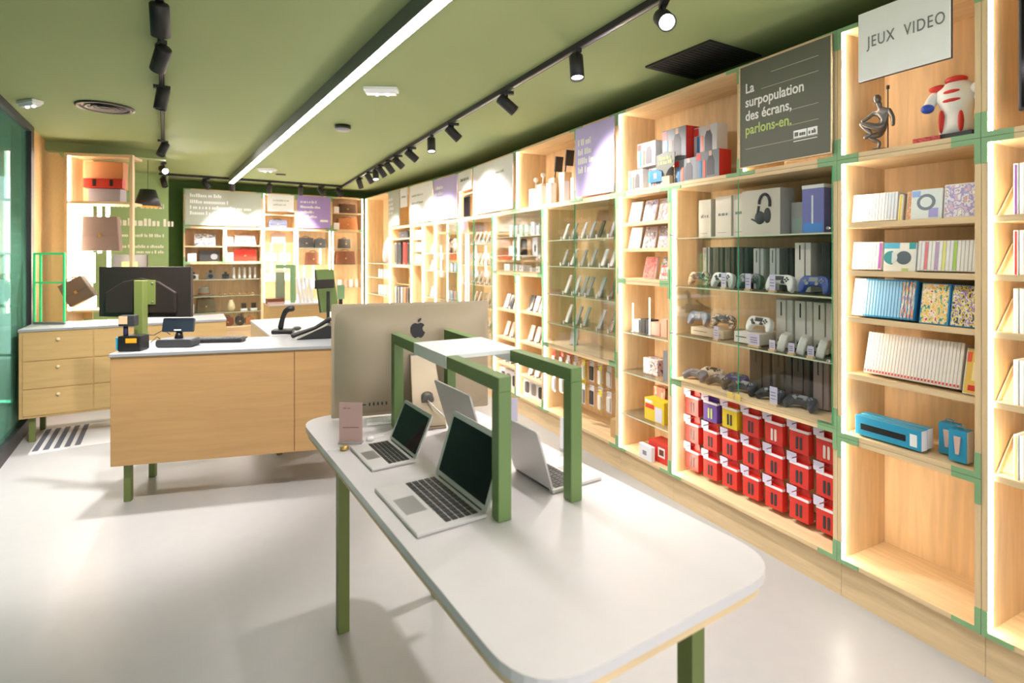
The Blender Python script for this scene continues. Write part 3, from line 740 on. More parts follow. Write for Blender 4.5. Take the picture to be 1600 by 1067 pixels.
edges = [(0, 1), (1, 2), (2, 3), (3, 4), (0, 5), (5, 6), (6, 7), (7, 8), (0, 9), (9, 10), (10, 11), (11, 12), (12, 13), (2, 14), (14, 15), (15, 16), (2, 17), (17, 18), (18, 19)]
rad = [.017, .014, .020, .008, .016, .014, .011, .009, .007, .014, .012, .009, .007, .007, .010, .008, .007, .010, .008, .007]
skin_body('body', pts, edges, rad, GUN, r)
MB().ball((-.012, -.012, .222), (.015, .018, .020), 14).build('head', GUN, r)
MB().tube((.012, .02, .018), (.012, .02, .275), .0022, n=8).tube((.012, .02, .262), (.012, .02, .276), .006, n=8).build('pole', BLACK, r)
r = thing('torso_statuette', 'white red and blue armoured torso statuette on a dark block', 'figurine', on(D, P[0] - .142, .14, L2 + T + .001), D.ang)
MB().box(-.085, -.075, 0, .085, .06, .03).build('base', DARK, r, bev=.002)
MB().box(-.12, -.085, 0, -.02, -.078, .028).build('red_lettered_plate', printed('red lettered plate', [(190, 40, 36), (150, 30, 30), (214, 90, 80)], 14), r)
def loft(name, rings, m, parent, n=20):
    mb = MB(); R_ = [mb._v([(cx + rx * math.cos(2 * PI * i / n), cy + ry * math.sin(2 * PI * i / n), z) for i in range(n)]) for z, cx, cy, rx, ry in rings]
    mb.bm.faces.new(R_[0][::-1]); mb.bm.faces.new(R_[-1])
    for A, Bq in zip(R_, R_[1:]):
        for i in range(n):
            f = mb.bm.faces.new([A[i], A[(i + 1) % n], Bq[(i + 1) % n], Bq[i]]); f.smooth = True
    return mb.build(name, m, parent)
tor = loft('torso', [(.031, .0, 0, .062, .042), (.07, .002, 0, .056, .040), (.11, .004, 0, .050, .036), (.14, .004, 0, .056, .040), (.18, .0, -.002, .068, .046), (.215, -.002, 0, .070, .042), (.238, -.002, 0, .052, .032), (.25, 0, 0, .028, .024), (.262, 0, 0, .024, .022)], WHITE, r)
skin_body('arm', [(-.055, 0, .215), (-.082, -.005, .20), (-.092, -.02, .165), (-.088, -.045, .14)], [(0, 1), (1, 2), (2, 3)], [.026, .026, .022, .018], WHITE, r)
skin_body('arm', [(.055, 0, .215), (.085, -.01, .205), (.10, -.03, .17), (.092, -.055, .15)], [(0, 1), (1, 2), (2, 3)], [.026, .026, .022, .018], WHITE, r)
MB().ball((0, -.004, .258), (.040, .032, .016), 16).build('red_collar', RED, r)
MB().ball((-.090, -.032, .155), (.024, .026, .020), 14).build('blue_cuff', mat('blue enamel', (40, 80, 190), .3), r)
for x0, z, w in ((0, .205, .05), (0, .17, .055)): MB().ball((x0, -.040, z), (w * .6, .012, .008), 12).build('red_stripe', RED, r)
MB().ball((-.06, -.014, .235), (.034, .024, .014), 12).build('red_shoulder', RED, r)
MB().ball((.03, -.034, .08), (.010, .012, .045), 12).build('red_sash', RED, r); MB().ball((-.04, -.030, .09), (.010, .014, .05), 12).build('red_sash', RED, r)
# ------------------------------------------------------------------ handheld console boxes
def handheld_box(s, d, z, w, h, dp, label, rz=0, style=0):
    r = thing('console_box', label, 'console box', on(D, s, d, z + .001), D.ang + rz)
    B(-w / 2, 0, 0, w / 2, dp, h, edge=((3,), 1)).build('carton', [mat('box print grey', (196, 190, 190), .45) if style == 0 else mat('box print slate', (124, 128, 134), .45), PAPER if style == 0 else RED], r, bev=.001, seg=1)
    q = []
    B(-w * .48, -.001, h * .70, -w * .28, 0, h * .96).build('red_corner', RED, r)
    MB().prism([(w * -.02, h * .1), (w * .30, h * .1), (w * .30, h * .62), (w * .2, h * .85), (w * .08, h * .85), (w * -.02, h * .6)], -.001, 0, 'y').build('printed_jumper', mat('dark figure print', (88, 84, 90), .5), r)
    B(w * .08, -.0014, h * .80, w * .2, -.001, h * .98).build('printed_hands', mat('pale skin print', (222, 178, 160), .5), r)
    MB().prism(rrect(w * .1, h * .62, w * .03, 3, -w * .3, h * .06), -.002, -.001, 'y').build('blue_handset', BLUE, r)
    MB().prism(rrect(w * .1, h * .62, w * .03, 3, -w * .12, h * .06), -.002, -.001, 'y').build('orange_handset', ORANGE, r)
    return r
zz = L2 + T
u0 = P[4]
handheld_box(u0 + .155, .04, zz, .16, .145, .10, 'pale console box at the lower end of the pile beside the light strip')
handheld_box(u0 + .27, .15, zz, .14, .155, .08, 'plain console box standing behind the lower row', style=0)
handheld_box(u0 + .385, .03, zz, .15, .13, .09, 'console box turned sideways with a blue picture, in the lower row', style=0)
carton(D, u0 + .39, .016, zz + .03, .13, .006, .085, BLUE, 'flat blue accessory box leaning on the lower console boxes', decals=[(.4, .3, .6, .7, WHITE), (0, 0, .12, 1, mat('teal print', (60, 160, 160)))])
handheld_box(u0 + .645, .04, zz, .20, .150, .10, 'console box with dark front, lower row beside the leaf sign', style=1)
handheld_box(u0 + .845, .02, zz, .18, .165, .10, 'console box nearest the slate sign, bottom of the pile', style=1)
handheld_box(u0 + .26, .05, zz + .156, .19, .17, .10, 'console box stacked on the light strip end of the pile', style=0)
handheld_box(u0 + .52, .06, zz + .156, .22, .215, .12, 'tallest console box stacked in the middle with a red edge', style=1)
handheld_box(u0 + .732, .12, zz + .166, .19, .185, .09, 'console box set back at the top of the pile with a red top', style=0)
r = thing('leaf_sign', 'dark rounded sign with pale green lettering on a wooden foot', 'sign', on(D, u0 + .505, .004, zz + .001), D.ang)
MB().prism([(-.09, .11), (-.085, .20), (0, .215), (.09, .20), (.085, .12), (.03, .095), (0, .055), (-.03, .095)], -.004, 0, 'y').build('board', DECK, r, bev=.002)
mb = MB(); scribble(mb, -.055, .165, .11, .022, -.006, 0, 5); scribble(mb, -.065, .135, .13, .022, -.006, 0, 6); mb.build('lettering', LIME, r)
B(-.035, 0, 0, .035, .03, .055).build('wooden_foot', OAK, r, bev=.001); B(-.008, .0, .05, .008, .008, .12).build('stem', OAK, r)
# film cases bay
FC = [('white', WSP), ('blue figure', printed('film cover blue', [(200, 180, 190), (150, 140, 200), (220, 210, 205), (120, 120, 150)], 4, kind='noise')), ('brown portrait', printed('film cover brown', [(190, 150, 130), (140, 110, 105), (215, 200, 190), (120, 130, 150)], 4, kind='noise'))]
for row, (z, hh) in enumerate([(1.8265, .17), (1.6405, .17), (LM + T + .001, .17)]):
    for k in range(3):
        if row == 2: 
            if k == 0: continue
            m = printed('red film cover', [(226, 90, 80), (210, 70, 60), (236, 130, 110), (220, 100, 90)], 3, kind='noise') if k == 1 else printed('white film cover', [(240, 234, 230), (210, 90, 80), (150, 170, 150), (235, 225, 220)], 4, kind='noise')
            cn = ['', 'red', 'white and green'][k]; s = P[4] + [0, .27, .44][k]
        else:
            cn, m = FC[k]; s = P[4] + .11 + .155 * k
            if row: m = printed('film cover r%d%d' % (row, k), [(235, 232, 230), (150, 150, 170), (200, 170, 160), (120, 110, 120)] if k else [(246, 244, 242), (236, 232, 230)], 4, kind='noise')
        cover(D, s, .06, z, .125, hh - .01 if row < 2 else .155, m, 'film case with a %s cover on the %s row of the narrow bay' % (cn, ['top', 'middle', 'bottom'][row]), 14, rim=mat('clear case', (220, 205, 200), .3), cat='film case', name='film_case')
# narrow glass bay left of consoles
for k, (px, w, h, m, lab) in enumerate([(994, .05, .09, PAPER, 'small white box'), (1004, .05, .10, DARK, 'small black box'), (1012, .05, .10, DARK, 'small black box'), (1024, .09, .09, mat('salmon card', (226, 160, 140), .5), 'low salmon box'), (1037, .06, .12, mat('peach card', (230, 180, 150), .5), 'peach box at the post')]):
    carton(D, D.s(px, .08), .08, 1.041, w, .08, h, m, '%s, %s on the third glass shelf of the narrow bay' % (lab, ORD[k]))
for px, h in ((989, .15), (1015, .20)):
    r = thing('light_or_reflection_tube', 'thin lit tube standing in the narrow bay, %s one' % ('short' if h == .15 else 'tall'), 'lamp', on(D, D.s(px, .05), .05, 1.041), D.ang)
    MB().tube((0, 0, .004), (0, 0, h + .06), .0035).build('tube', mat('tube glow', (255, 240, 220), emit=5), r); MB().tube((0, 0, 0), (0, 0, .005), .015).build('foot', ALU, r)
carton(D, D.s(1016, .1), .10, .754, .15, .10, .11, printed('photo box print', [(120, 110, 160), (220, 190, 180), (235, 230, 230), (150, 130, 120)], 4, kind='noise'), 'box with a photo print on the second glass shelf of the narrow bay', decals=[(.1, .1, .4, .9, WHITE)])
carton(D, D.s(1030, .05), .16, .754, .06, .05, .22, RED, 'tall red box behind the photo print box')
carton(D, D.s(1040, .05), .05, .754, .05, .08, .20, GREYP, 'grey box at the post on the second glass shelf')
r = carton(D, D.s(1022, .06), .06, .448, .20, .08, .15, YELLOW, 'yellow toy box with a white card in front', decals=[(.05, .55, .5, .75, RED), (.04, .8, .4, .93, WHITE), (.55, .05, .9, .7, mat('pale lilac print', (220, 214, 232), .4))], name='toy_box')
carton(D, D.s(1030, .2), .20, .448, .12, .08, .20, printed('orange toy print', [(226, 120, 70), (236, 190, 150), (210, 90, 60)], 5), 'orange patterned box behind the yellow toy box')
carton(D, D.s(1030, .05), .05, L0 + T + .001, .22, .12, .13, RED, 'red toy box with a white round emblem at the bottom of the narrow bay', decals=[(.45, .3, .75, .8, WHITE), (.5, .4, .7, .7, BROWN)], name='toy_box')
carton(D, D.s(1008, -.0), .0, L0 + T + .001, .13, .03, .10, PAPER, 'white booklet box leaning before the red toy box', decals=[(.3, .3, .6, .6, GREYP)], name='toy_box')

# ------------------------------------------------------------------ console cabinet
g1, g2, g3, g0 = 1.708, 1.401, 1.091, L1 + T + .001
for k, (px, w, h) in enumerate([(1101, .10, .235), (1128, .12, .245), (1152, .10, .25)]):
    r = carton(D, D.s(px, .10), .10 + .01 * k, g1, w, .12, h, mat('ivory carton', (214, 204, 190), .5), 'ivory console carton with grey letters, %s in the row beside the headset box' % ORD[k])
    mb = MB(); scribble(mb, -w * .3, h * .52, w * .6, .022, -.0015, 0, k); mb.box(-w * .35, -.0015, h * .1, w * .2, 0, h * .11); mb.build('lettering', TEXTG, r)
r = carton(D, D.s(1188, .06), .06, g1, .245, .12, .25, mat('ivory carton', (214, 204, 190)), 'ivory box picturing a dark headset with microphone', side=mat('dove carton', (180, 176, 170), .5))
mb = MB()
arc = [(math.cos(R(a)) * .034 + .028, math.sin(R(a)) * .052 + .17) for a in range(-20, 200, 20)]
for a, b in zip(arc, arc[1:]): mb.tube((a[0], -.002, a[1]), (b[0], -.002, b[1]), .008, n=8)
mb.tube((-.008, -.002, .16), (-.016, -.002, .11), .007, n=8)
mb.ball((-.002, -.002, .095), (.034, .008, .036), 16); mb.ball((.045, -.002, .105), (.022, .006, .042), 16)
mb.tube((-.02, -.003, .075), (-.055, -.003, .09), .005, n=8); mb.build('printed_headset', mat('headset print', (64, 60, 66), .5), r)
carton(D, D.s(1188, .06) + .1225 + .045, .14, g1, .08, .1, .17, mat('dove carton', (180, 176, 170)), 'small dove grey carton right behind the headset box', decals=[(.1, .1, .9, .5, mat('mint print', (170, 190, 180), .5))])
carton(D, D.s(1188, .06) + .1225 + .12, .2, g1, .05, .08, .20, BROWN, 'narrow brown carton between the grey carton and the blue box')
r = carton(D, D.s(1270, .05), .05, g1, .115, .10, .235, mat('periwinkle carton', (128, 128, 196), .35), 'periwinkle accessory box with a white top beside the cabinet post', decals=[(.05, .02, .95, .22, mat('bright blue print', (90, 150, 230), .4)), (.44, .2, .52, .8, WHITE)])
B(-.058, -.001, .222, .058, .10, .24).build('lid', WHITE, r)
# consoles on the second shelf from the top
row = [(1094, 'mauve', .05, .245), (1112, 'brown', .07, .245), (1130, 'brown', .06, .245), (1150, 'black', .07, .24), (1175, 'silver', .06, .235), (1200, 'silver', .055, .235), (1220, 'black', .062, .235), (1244, 'white', .085, .262), (1285, 'black', .07, .26)]
for k, (px, c, w, h) in enumerate(row):
    console(c, on(D, D.s(px, .07), .118, g2), D.ang, '%s upright console, %s in the row on the upper console shelf' % (c, ORD[k]), w=w, h=h, d=.205)
for ss, c, lab in [(.20, 'marbled', 'marbled brown controller before the brown consoles'), (.385, 'white', 'white controller behind the green glass joint, upper console shelf'), (.575, 'green', 'smoky green controller before the silver consoles'), (.765, 'white', 'white controller with a black touchpad before the white console'), (.955, 'blue', 'dark blue controller at the post on the upper console shelf')]:
    controller(c, on(D, P[3] + ss, .024, g2 + .001), wall_rot(D, 16), lab)
for k, px in enumerate([1131, 1169, 1207]): price_card(on(D, D.s(px, .012), .010, g2), D.ang, 'lavender price card, %s on the upper console shelf' % ORD[k], .036, .095)
# third level
def flat_console(px, w, h, m, label, d=.07):
    r = thing('game_console', label, 'game console', on(D, D.s(px, d), d, g3), D.ang)
    B(-w / 2, 0, .006, w / 2, .2, h).build('shell', m, r, bev=.003); B(-w / 2 + .01, .01, 0, w / 2 - .01, .19, .006).build('foot', BLACK, r)
    B(-w * .42, -.001, h * .55, w * .0, 0, h * .62).build('disc_slot', BLACK, r); MB().tube((w * .38, -.002, h * .5), (w * .38, 0, h * .5), .006).build('power_button', ALU, r)
    return r
flat_console(1104, .26, .055, mat('cream console shell', (200, 186, 164), .35), 'cream console lying flat at the far end of the third console shelf')
flat_console(1166, .17, .068, CONW, 'long white console lying flat in the middle of the third console shelf')
controller('greyblue', on(D, D.s(1086, .09), .09, g3 + .056), wall_rot(D, 20), 'grey blue controller standing on the flat cream console')
controller('marbled', on(D, D.s(1122, .07), .085, g3 + .056), wall_rot(D, 20, .1), 'marbled controller leaning beside the grey blue one')
controller('white', on(D, D.s(1181, .085), .085, g3 + .069), wall_rot(D, 20), 'white controller standing on the flat white console')
price_card(on(D, D.s(1117, .02), .03, g3), D.ang, 'lavender price card before the flat cream console', .036, .085)
price_card(on(D, D.s(1176, .02), .03, g3), D.ang, 'wide lavender price card before the flat white console', .07, .075)
for k, px in enumerate([1212, 1242, 1272]):
    console('white', on(D, D.s(px, .12), .185, g3), D.ang, 'white upright console, %s of the white row on the third console shelf' % ORD[k], w=.095, h=.262, d=.145)
    controller('white', on(D, D.s(px + 4, .08), .086, g3 + .001), wall_rot(D, 14, -1.15), 'white controller before the %s white upright console' % ORD[k])
    price_card(on(D, D.s(px - 6, .008), .010, g3), D.ang, 'price card before the %s white upright console' % ORD[k], .034, .06)
# bottom level
for k, (px, c, w, h) in enumerate([(1184, 'brown', .13, .27), (1219, 'brown', .11, .265), (1249, 'brown', .09, .265), (1280, 'mauve', .08, .27)]):
    console(c, on(D, D.s(px, .14), .150, g0), D.ang, 'large %s upright console, %s in the row on the cabinet bottom' % (c, ORD[k]), w=w, h=h, d=.17)
lying = lambda yw: (Matrix.Rotation(D.ang + yw, 3, 'Z') @ Matrix.Rotation(R(-66), 3, 'X')).to_euler()
for k, (ss, dd, c, yw) in enumerate([(.14, .035, 'greyblue', .06), (.325, .03, 'dark', -.1), (.505, .03, 'dark', .06), (.685, .03, 'dark', -.06), (.865, .03, 'dark', .06), (.99, .03, 'greyblue', 0)][:5]):
    controller(c, on(D, P[3] + ss, dd, g0), lying(yw), '%s controller lying at the cabinet bottom front, %s from light strip' % (c.replace('greyblue', 'grey blue'), ORD[k]))
controller('white', on(D, P[3] + .15, .165, g0), lying(.1), 'white controller lying behind the grey blue one on the cabinet bottom')
controller('blue', on(D, P[3] + .335, .165, g0), lying(-.1), 'blue controller lying behind the dark ones on the cabinet bottom')
r = carton(D, P[3] + .43, .285, g0, .10, .04, .09, RED, 'low red box behind the controllers on the cabinet bottom')
price_card(on(D, D.s(1207, .003), .010, g0), D.ang, 'tall lavender price card on the cabinet bottom', .045, .10)
for k, px in enumerate((1146, 1158)):
    tag(B(-.018, -.003, 0, .018, 0, .035).build('lock_tag', mat('ochre tag', (196, 168, 84), .5), loc=on(D, D.s(px), -.024, L1 + .006), rot=(0, 0, D.ang)), 'small ochre tag on the cabinet edge, %s side of the green glass joint' % ['far', 'near'][k], 'tag')

# ------------------------------------------------------------------ red packs on hooks
def hang_pack_fn(body, top, win, w=.085, h=.135, dp=.045):
    def f():
        r = thing('accessory_pack', '', 'accessory pack')
        B(-w / 2, 0, -h, w / 2, dp, -.01).build('carton', body, r, bev=.0015, seg=1)
        MB().prism([(-w / 2, -.01), (w / 2, -.01), (w / 2 - .012, .034), (-w / 2 + .012, .034)], dp * .45, dp * .45 + .003, 'y').build('hang_card', top, r)
        B(-w / 2 - .0004, -.0008, -.026, w / 2 + .0004, dp * .5, -.012).build('white_band', PAPER, r)
        for x in (-.016, .006): MB().prism(rrect(.013, .065, .005, 3, x + .006, -h * .86), -.002, 0, 'y').build('printed_handset', win, r)
        B(-w * .62, -.004, -.012, -w * .1, -.002, .035).build('price_card', LAVC, r)
        B(-.0015, -.055, .022, .0015, .11, .026).build('hook', ALU, r)
        return r
    return f
packs = [(1077, 'red', RED, RED, DARK, 655), (1100, 'violet', PURPLE, PURPLE, LIME, 668), (1128, 'yellow', YELLOW, RED, DARK, 680), (1160, 'red', RED, RED, DARK, 691), (1203, 'red', RED, RED, CONW, 702), (1242, 'red', RED, RED, DARK, 712), (1277, 'red', RED, RED, CONW, 718)]
sp = (P[1] - P[3] - .06) / 7
for k, (px, c, a, b, w_, y) in enumerate(packs):
    s = P[3] + .09 + sp * k
    for lv, z in enumerate((.705, .53, .355)):
        col, aa, ww = (c, a, w_) if lv == 0 else ('red', RED, DARK)
        inst(('pack', col, ww.name), hang_pack_fn(aa, b, ww, sp * .72), '%s hanging accessory pack, %s from the light strip in the %s row' % (col, ORD[k], ['upper', 'middle', 'lower'][lv]), 'accessory pack', on(D, s, .10, z), D.ang, 'hanging accessory packs')
B(0, 0, 0, P[1] - P[3] - .05, .006, .56).build('hook_panel', OAKB, loc=on(D, P[3] + .025, .30, L0 + .03), rot=(0, 0, D.ang)); tag(bpy.data.objects['hook_panel'], 'oak hook board behind the red packs', 'hook board')

# ------------------------------------------------------------------ phone cabinet
def shelf_items(W, pxs, d, z, what, where, size=(.07, .142), yaw=0, cols=None):
    for k, px in enumerate(pxs):
        c = cols[k % len(cols)] if cols else 'white'
        phone(c, on(W, W.s(px, d), d, z + .001), W.ang + yaw, '%s phone on clear stand, %s from light strip, %s' % (c, ORD[k], where), size)
shelf_items(D, [880, 893, 908, 921, 935, 953], .10, 1.73, '', 'top phone cabinet shelf', cols=['white', 'grey', 'white', 'grey', 'black', 'grey'], yaw=-.3)
shelf_items(D, [879, 892, 908, 923, 940, 954], .10, 1.50, '', 'second phone cabinet shelf', cols=['grey', 'white', 'grey', 'grey', 'white', 'white'], yaw=-.3)
shelf_items(D, [883, 897, 908, 917, 935, 953], .10, 1.25, '', 'third phone cabinet shelf', cols=['white', 'white', 'grey', 'grey', 'grey', 'black'], size=(.08, .165), yaw=-.3)
shelf_items(D, [884, 899, 911, 935, 953], .10, .99, '', 'lowest phone cabinet shelf', cols=['white', 'grey', 'grey', 'grey', 'black'], size=(.08, .165), yaw=-.3)
phone('white', on(D, D.s(895, .12), .12, L1 + T + .001), D.ang + .5, 'white phone standing alone on the bottom of the phone cabinet')
# hanging accessories below
def blister_fn(card, w, h, cont):
    def f():
        r = thing('hanging_pack', '', 'hanging pack')
        B(-w / 2, 0, -h, w / 2, .002, .02).build('backing_card', card, r)
        MB().prism(rrect(w * .8, h * .74, .006, 3, 0, -h * .9), -.014, 0, 'y').build('blister', cont, r, bev=.002, seg=1)
        B(-.0012, -.04, .008, .0012, .1, .011).build('hook', ALU, r)
        return r
    return f
BL1 = mat('cable white', (226, 220, 210), .4); BL2 = mat('cable grey', (150, 144, 138), .4); BL3 = mat('blister dark', (70, 64, 60), .3)
kinds = [('white', PAPER, BL1), ('white and grey', PAPER, BL2), ('yellow topped', YELLOW, BL1), ('red topped', RED, BL1), ('dark', PAPER, BL3)]
sp = (P[4] - P[6] - .08) / 13
for lv, z in enumerate((.70, .50)):
    for k in range(13):
        q = ([3, 3, 3, 0, 0, 2, 2, 4, 1, 2, 0, 0, 1] if lv == 0 else [0, 0, 1, 1, 2, 2, 1, 4, 0, 2, 0, 1, 2])[k]
        nm, a, b = kinds[q]
        inst(('bl', nm), blister_fn(a, .058, .15, b), '%s phone accessory pack, %s in the %s hanging row below the phones' % (nm, ORD[k], ['upper', 'lower'][lv]), 'hanging pack', on(D, P[6] + .07 + sp * k, .08 + .03 * (k % 3), z), D.ang + .15 * ((k % 3) - 1), 'hanging phone accessories')
carton(D, P[4] - .12, .08, L0 + T + .001, .14, .12, .14, mat('kraft carton', (196, 160, 112), .6), 'plain kraft carton on the floor of the accessory box')
# ------------------------------------------------------------------ small glass cabinet of speakers and the two narrow bays
for k, (px, w, h, m, lab) in enumerate([(798, .06, .13, PAPER, 'white'), (806, .06, .12, mat('grey card', (196, 198, 204)), 'grey'), (814, .06, .125, mat('mint card', (190, 216, 200), .5), 'mint'), (822, .06, .12, mat('mint card', (190, 216, 200)), 'mint'), (832, .06, .14, PAPER, 'white'), (840, .05, .10, PAPER, 'white')]):
    carton(D, D.s(px, .12), .12, 1.788, w, .06, h, m, 'slim %s box, %s on the top shelf of the small speaker cabinet' % (lab, ORD[k]), decals=[(.2, .2, .8, .7, SCRG)])
carton(D, D.s(799, .1), .10, 1.595, .13, .1, .10, PAPER, 'low white box on the middle shelf of the speaker cabinet')
r = thing('speaker', 'dark rounded speaker on the middle shelf of the small cabinet', 'speaker', on(D, D.s(813, .1), .13, 1.595), D.ang)
MB().lathe([(0, 0), (.038, 0), (.045, .01), (.045, .15), (.04, .165), (0, .17)], 20).build('body', DARK, r); MB().tube((0, -.046, .08), (0, -.043, .08), .02).build('emblem', GREYP, r)
r = carton(D, D.s(836, .1), .1, 1.595, .10, .09, .175, PAPER, 'white speaker box picturing a dark oval'); MB().ball((0, -.001, .07), (.02, .003, .04)).build('printed_speaker', DARK, r)
for k, (px, w, h) in enumerate([(792, .13, .07), (805, .1, .065), (814, .09, .06), (829, .05, .04), (840, .07, .055)]):
    carton(D, D.s(px, .1), .1, LM + T + .001, w, .1, h, PAPER, 'low white box, %s on the bottom of the speaker cabinet' % ORD[k], decals=[(.2, .3, .6, .6, SCRG)])
for (a, b, zs, nm, e) in ((P[8], P[7], (1.02, .72, .44), 'second narrow bay', 0), (P[7], P[6], (1.04, .74, .40), 'narrow bay beside the phone cabinet', 1)):
    for lv, z in enumerate(zs):
        for k in range(4 if lv == 0 else 3):
            c = [['white', 'black', 'white', 'rosy'], ['rosy', 'rosy', 'white', 'white'], ['white', 'grey', 'white', 'white']][lv][(k + e) % 4]
            phone(c, on(D, a + .13 + (.11 if lv == 0 else .13) * k, .09, z + .001), D.ang + .1, '%s phone, %s on the %s shelf of the %s' % (c, ORD[k], ['upper', 'middle', 'lower'][lv], nm), (.072, .15))
    for k in range(3):
        r = thing('hanging_bag', 'white boxed cable pack, %s on the floor of the %s' % (ORD[k], nm), 'pack', on(D, a + .13 + .14 * k, .06, L0 + T + .001), D.ang + .2)
        B(-.055, 0, 0, .055, .05, .19).build('pouch', PAPER, r, bev=.006); MB().prism(rrect(.07, .11, .02, 4, 0, .04), -.002, 0, 'y').build('window', BL2 if k % 2 else BL3, r)
# tall cabinet before the bend
for lv, (z, n, cs) in enumerate([(1.73, 6, ['rosy', 'white', 'aqua', 'white', 'grey', 'aqua']), (1.478, 7, ['grey', 'white', 'aqua', 'white', 'grey', 'rosy', 'grey']), (1.248, 6, ['white', 'aqua', 'grey', 'white', 'grey', 'rosy']), (1.0, 6, ['white', 'white', 'grey', 'white', 'grey', 'white']), (.76, 5, ['white'] * 5)]):
    for k in range(n):
        phone(cs[k], on(D, -.5 + .24 + k * .78 / n, .10, z + .001), D.ang - .2, '%s phone, %s on the %s glass shelf of the tall cabinet at the bend' % (cs[k], ORD[k], ORD[lv]), (.07, .142))
# selfie stick box
for k, (px, w, h, c) in enumerate([(829, .07, .18, PAPER), (842, .085, .19, PAPER), (857, .085, .20, mat('grey card', (196, 198, 204))), (878, .06, .19, PAPER), (894, .05, .20, PAPER)]):
    carton(D, D.s(px, .05), .05, L2 + T + .001, w, .06, h, c, 'white accessory box, %s in the top box of selfie sticks' % ORD[k], decals=[(.25, .2, .75, .8, BL2 if k == 2 else SCRL)])
for k, (px, st) in enumerate([(837, 'white'), (848, 'white'), (867, 'black'), (883, 'black')]):
    r = thing('selfie_stick', '%s selfie stick on an oak block, %s along the top box' % (st, ORD[k]), 'selfie stick', on(D, D.s(px, .17), .17, L2 + T + .001), D.ang)
    hh = .20 + .03 * k
    B(-.05, -.04, 0, .05, .04, hh).build('oak_block', OAK, r, bev=.002)
    MB().tube((0, 0, hh), (.012, 0, hh + .07), .006).build('handle', BLACK if st == 'black' else WHITE, r)
    MB().box(-.008, -.04, hh + .06, .008, .04, hh + .20, M=Matrix.Rotation(.18, 4, 'Y')).build('clamp', DARK if st == 'black' else WHITE, r) if k > 1 else MB().ball((.01, 0, hh + .09), .026).build('ring_lamp', WHITE, r)
r = thing('tablet', 'dark tablet standing under the small white category sign', 'tablet', on(D, D.s(729, .02), .02, L2 + T + .002), D.ang)
MB().prism(rrect(.2, .27, .012), 0, .01, 'y').build('body', DARK, r); B(-.09, -.001, .015, .09, 0, .255).build('screen', SCREEN, r)

# ------------------------------------------------------------------ beyond the bend
def bag_fn(m, w, h, dp, style):
    def f():
        r = thing('bag', '', 'bag')
        if style == 'duffel':
            MB().prism(rrect(w, h, h * .35, 6), 0, dp, 'y').build('body', m, r, bev=.008)
        else:
            MB().prism([(-w / 2, 0), (w / 2, 0), (w * .44, h), (-w * .44, h)], 0, dp, 'y').build('body', m, r, bev=.008)
        MB().prism([(-w * .46, h * .45), (w * .46, h * .45), (w * .44, h * 1.01), (-w * .44, h * 1.01)], -.006, 0, 'y').build('flap', m, r, bev=.002, seg=1)
        pts = [(math.cos(R(a)) * w * .22, dp / 2, h * .98 + math.sin(R(a)) * h * .16) for a in range(0, 181, 20)]
        MB().path(pts, .006).build('handle', m, r)
        MB().box(-.012, -.01, h * .40, .012, -.006, h * .52).build('clasp', GOLD, r)
        return r
    return f
def bag(W, s, d, z, m, w, h, dp, label, style='satchel', rz=0, rot=None):
    return inst(('bag', m.name, w, h, dp, style), bag_fn(m, w, h, dp, style), label, 'bag', on(W, s, d, z + .001), rot or W.ang + rz)
STR = printed('striped box print', [(120, 120, 126), (190, 186, 184), (96, 96, 104), (205, 196, 190)], 3, kind='noise')
bag(WC, .95, .10, 1.761, mat('mauve leather', (172, 142, 136), .5), .34, .17, .12, 'mauve handbag on the shelf over the red bag')
bag(WC, .95, .10, 1.491, REDL, .36, .2, .12, 'red handbag in the rear oak bay')
carton(WC, .36, .12, 1.80 - .059, .30, .12, .20, STR, 'striped grey box in the rear oak bay')
r = carton(WC, .42, .08, 1.491, .28, .1, .17, DARK, 'dark radio shaped box in the rear oak bay'); MB().tube((.07, -.004, .08), (.07, 0, .08), .05).build('speaker_grille', GREYP, r)
carton(WC, .18, .06, 1.491, .12, .02, .13, PAPER, 'small white notice in the lower part of the rear oak bay', name='notice')
carton(WC, .71, .03, 1.761, .10, .01, .13, PAPER, 'small white notice beside the mauve handbag', name='notice')
carton(WC, .71, .03, 1.491, .11, .01, .14, PAPER, 'small white notice beside the red handbag', name='notice')
# rear wide glass cabinet: hats, watches, cameras
for k, (s, m, w, h) in enumerate([(.2, WHITE, .14, .12), (.44, GREYP, .13, .15), (.66, DARK, .1, .12)]):
    r = thing('camera', '%s camera shaped gadget, %s on the top shelf of the rear glass cabinet' % (['white', 'grey', 'dark'][k], ORD[k]), 'camera', on(WC, s, .1, 1.201), 0)
    B(-w / 2, 0, 0, w / 2, .06, h * .7).build('body', m, r, bev=.006); MB().tube((0, 0, h * .35), (0, -.05, h * .35), .034).build('lens', BLACK, r); B(-.02, .01, h * .7, .02, .05, h).build('viewfinder', DARK, r, bev=.003)
for k in range(5):
    r = thing('bottle', 'slim pale flask, %s on the top shelf of the rear glass cabinet' % ORD[k], 'flask', on(WC, .78 + .08 * k, .1, 1.201))
    MB().lathe([(0, 0), (.02, 0), (.022, .02), (.018, .16), (.009, .18), (.009, .2), (0, .2)], 14).build('body', BL1, r); MB().lathe([(0, .2), (.011, .2), (.011, .215), (0, .215)], 12).build('cap', DARK, r)
for k, (s, z, m, b) in enumerate([(.35, .931, mat('grey felt', (110, 104, 92), .9), BROWN)]):
    r = thing('hat', 'grey felt hat with a brown band in the rear glass cabinet', 'hat', on(WC, s, .16, z))
    MB().lathe([(0, .0), (.15, .0), (.155, .012), (.085, .018), (.08, .11), (.06, .15), (0, .14)], 28).build('crown', m, r); MB().lathe([(.087, .02), (.088, .05), (.084, .052)], 28).build('band', b, r)
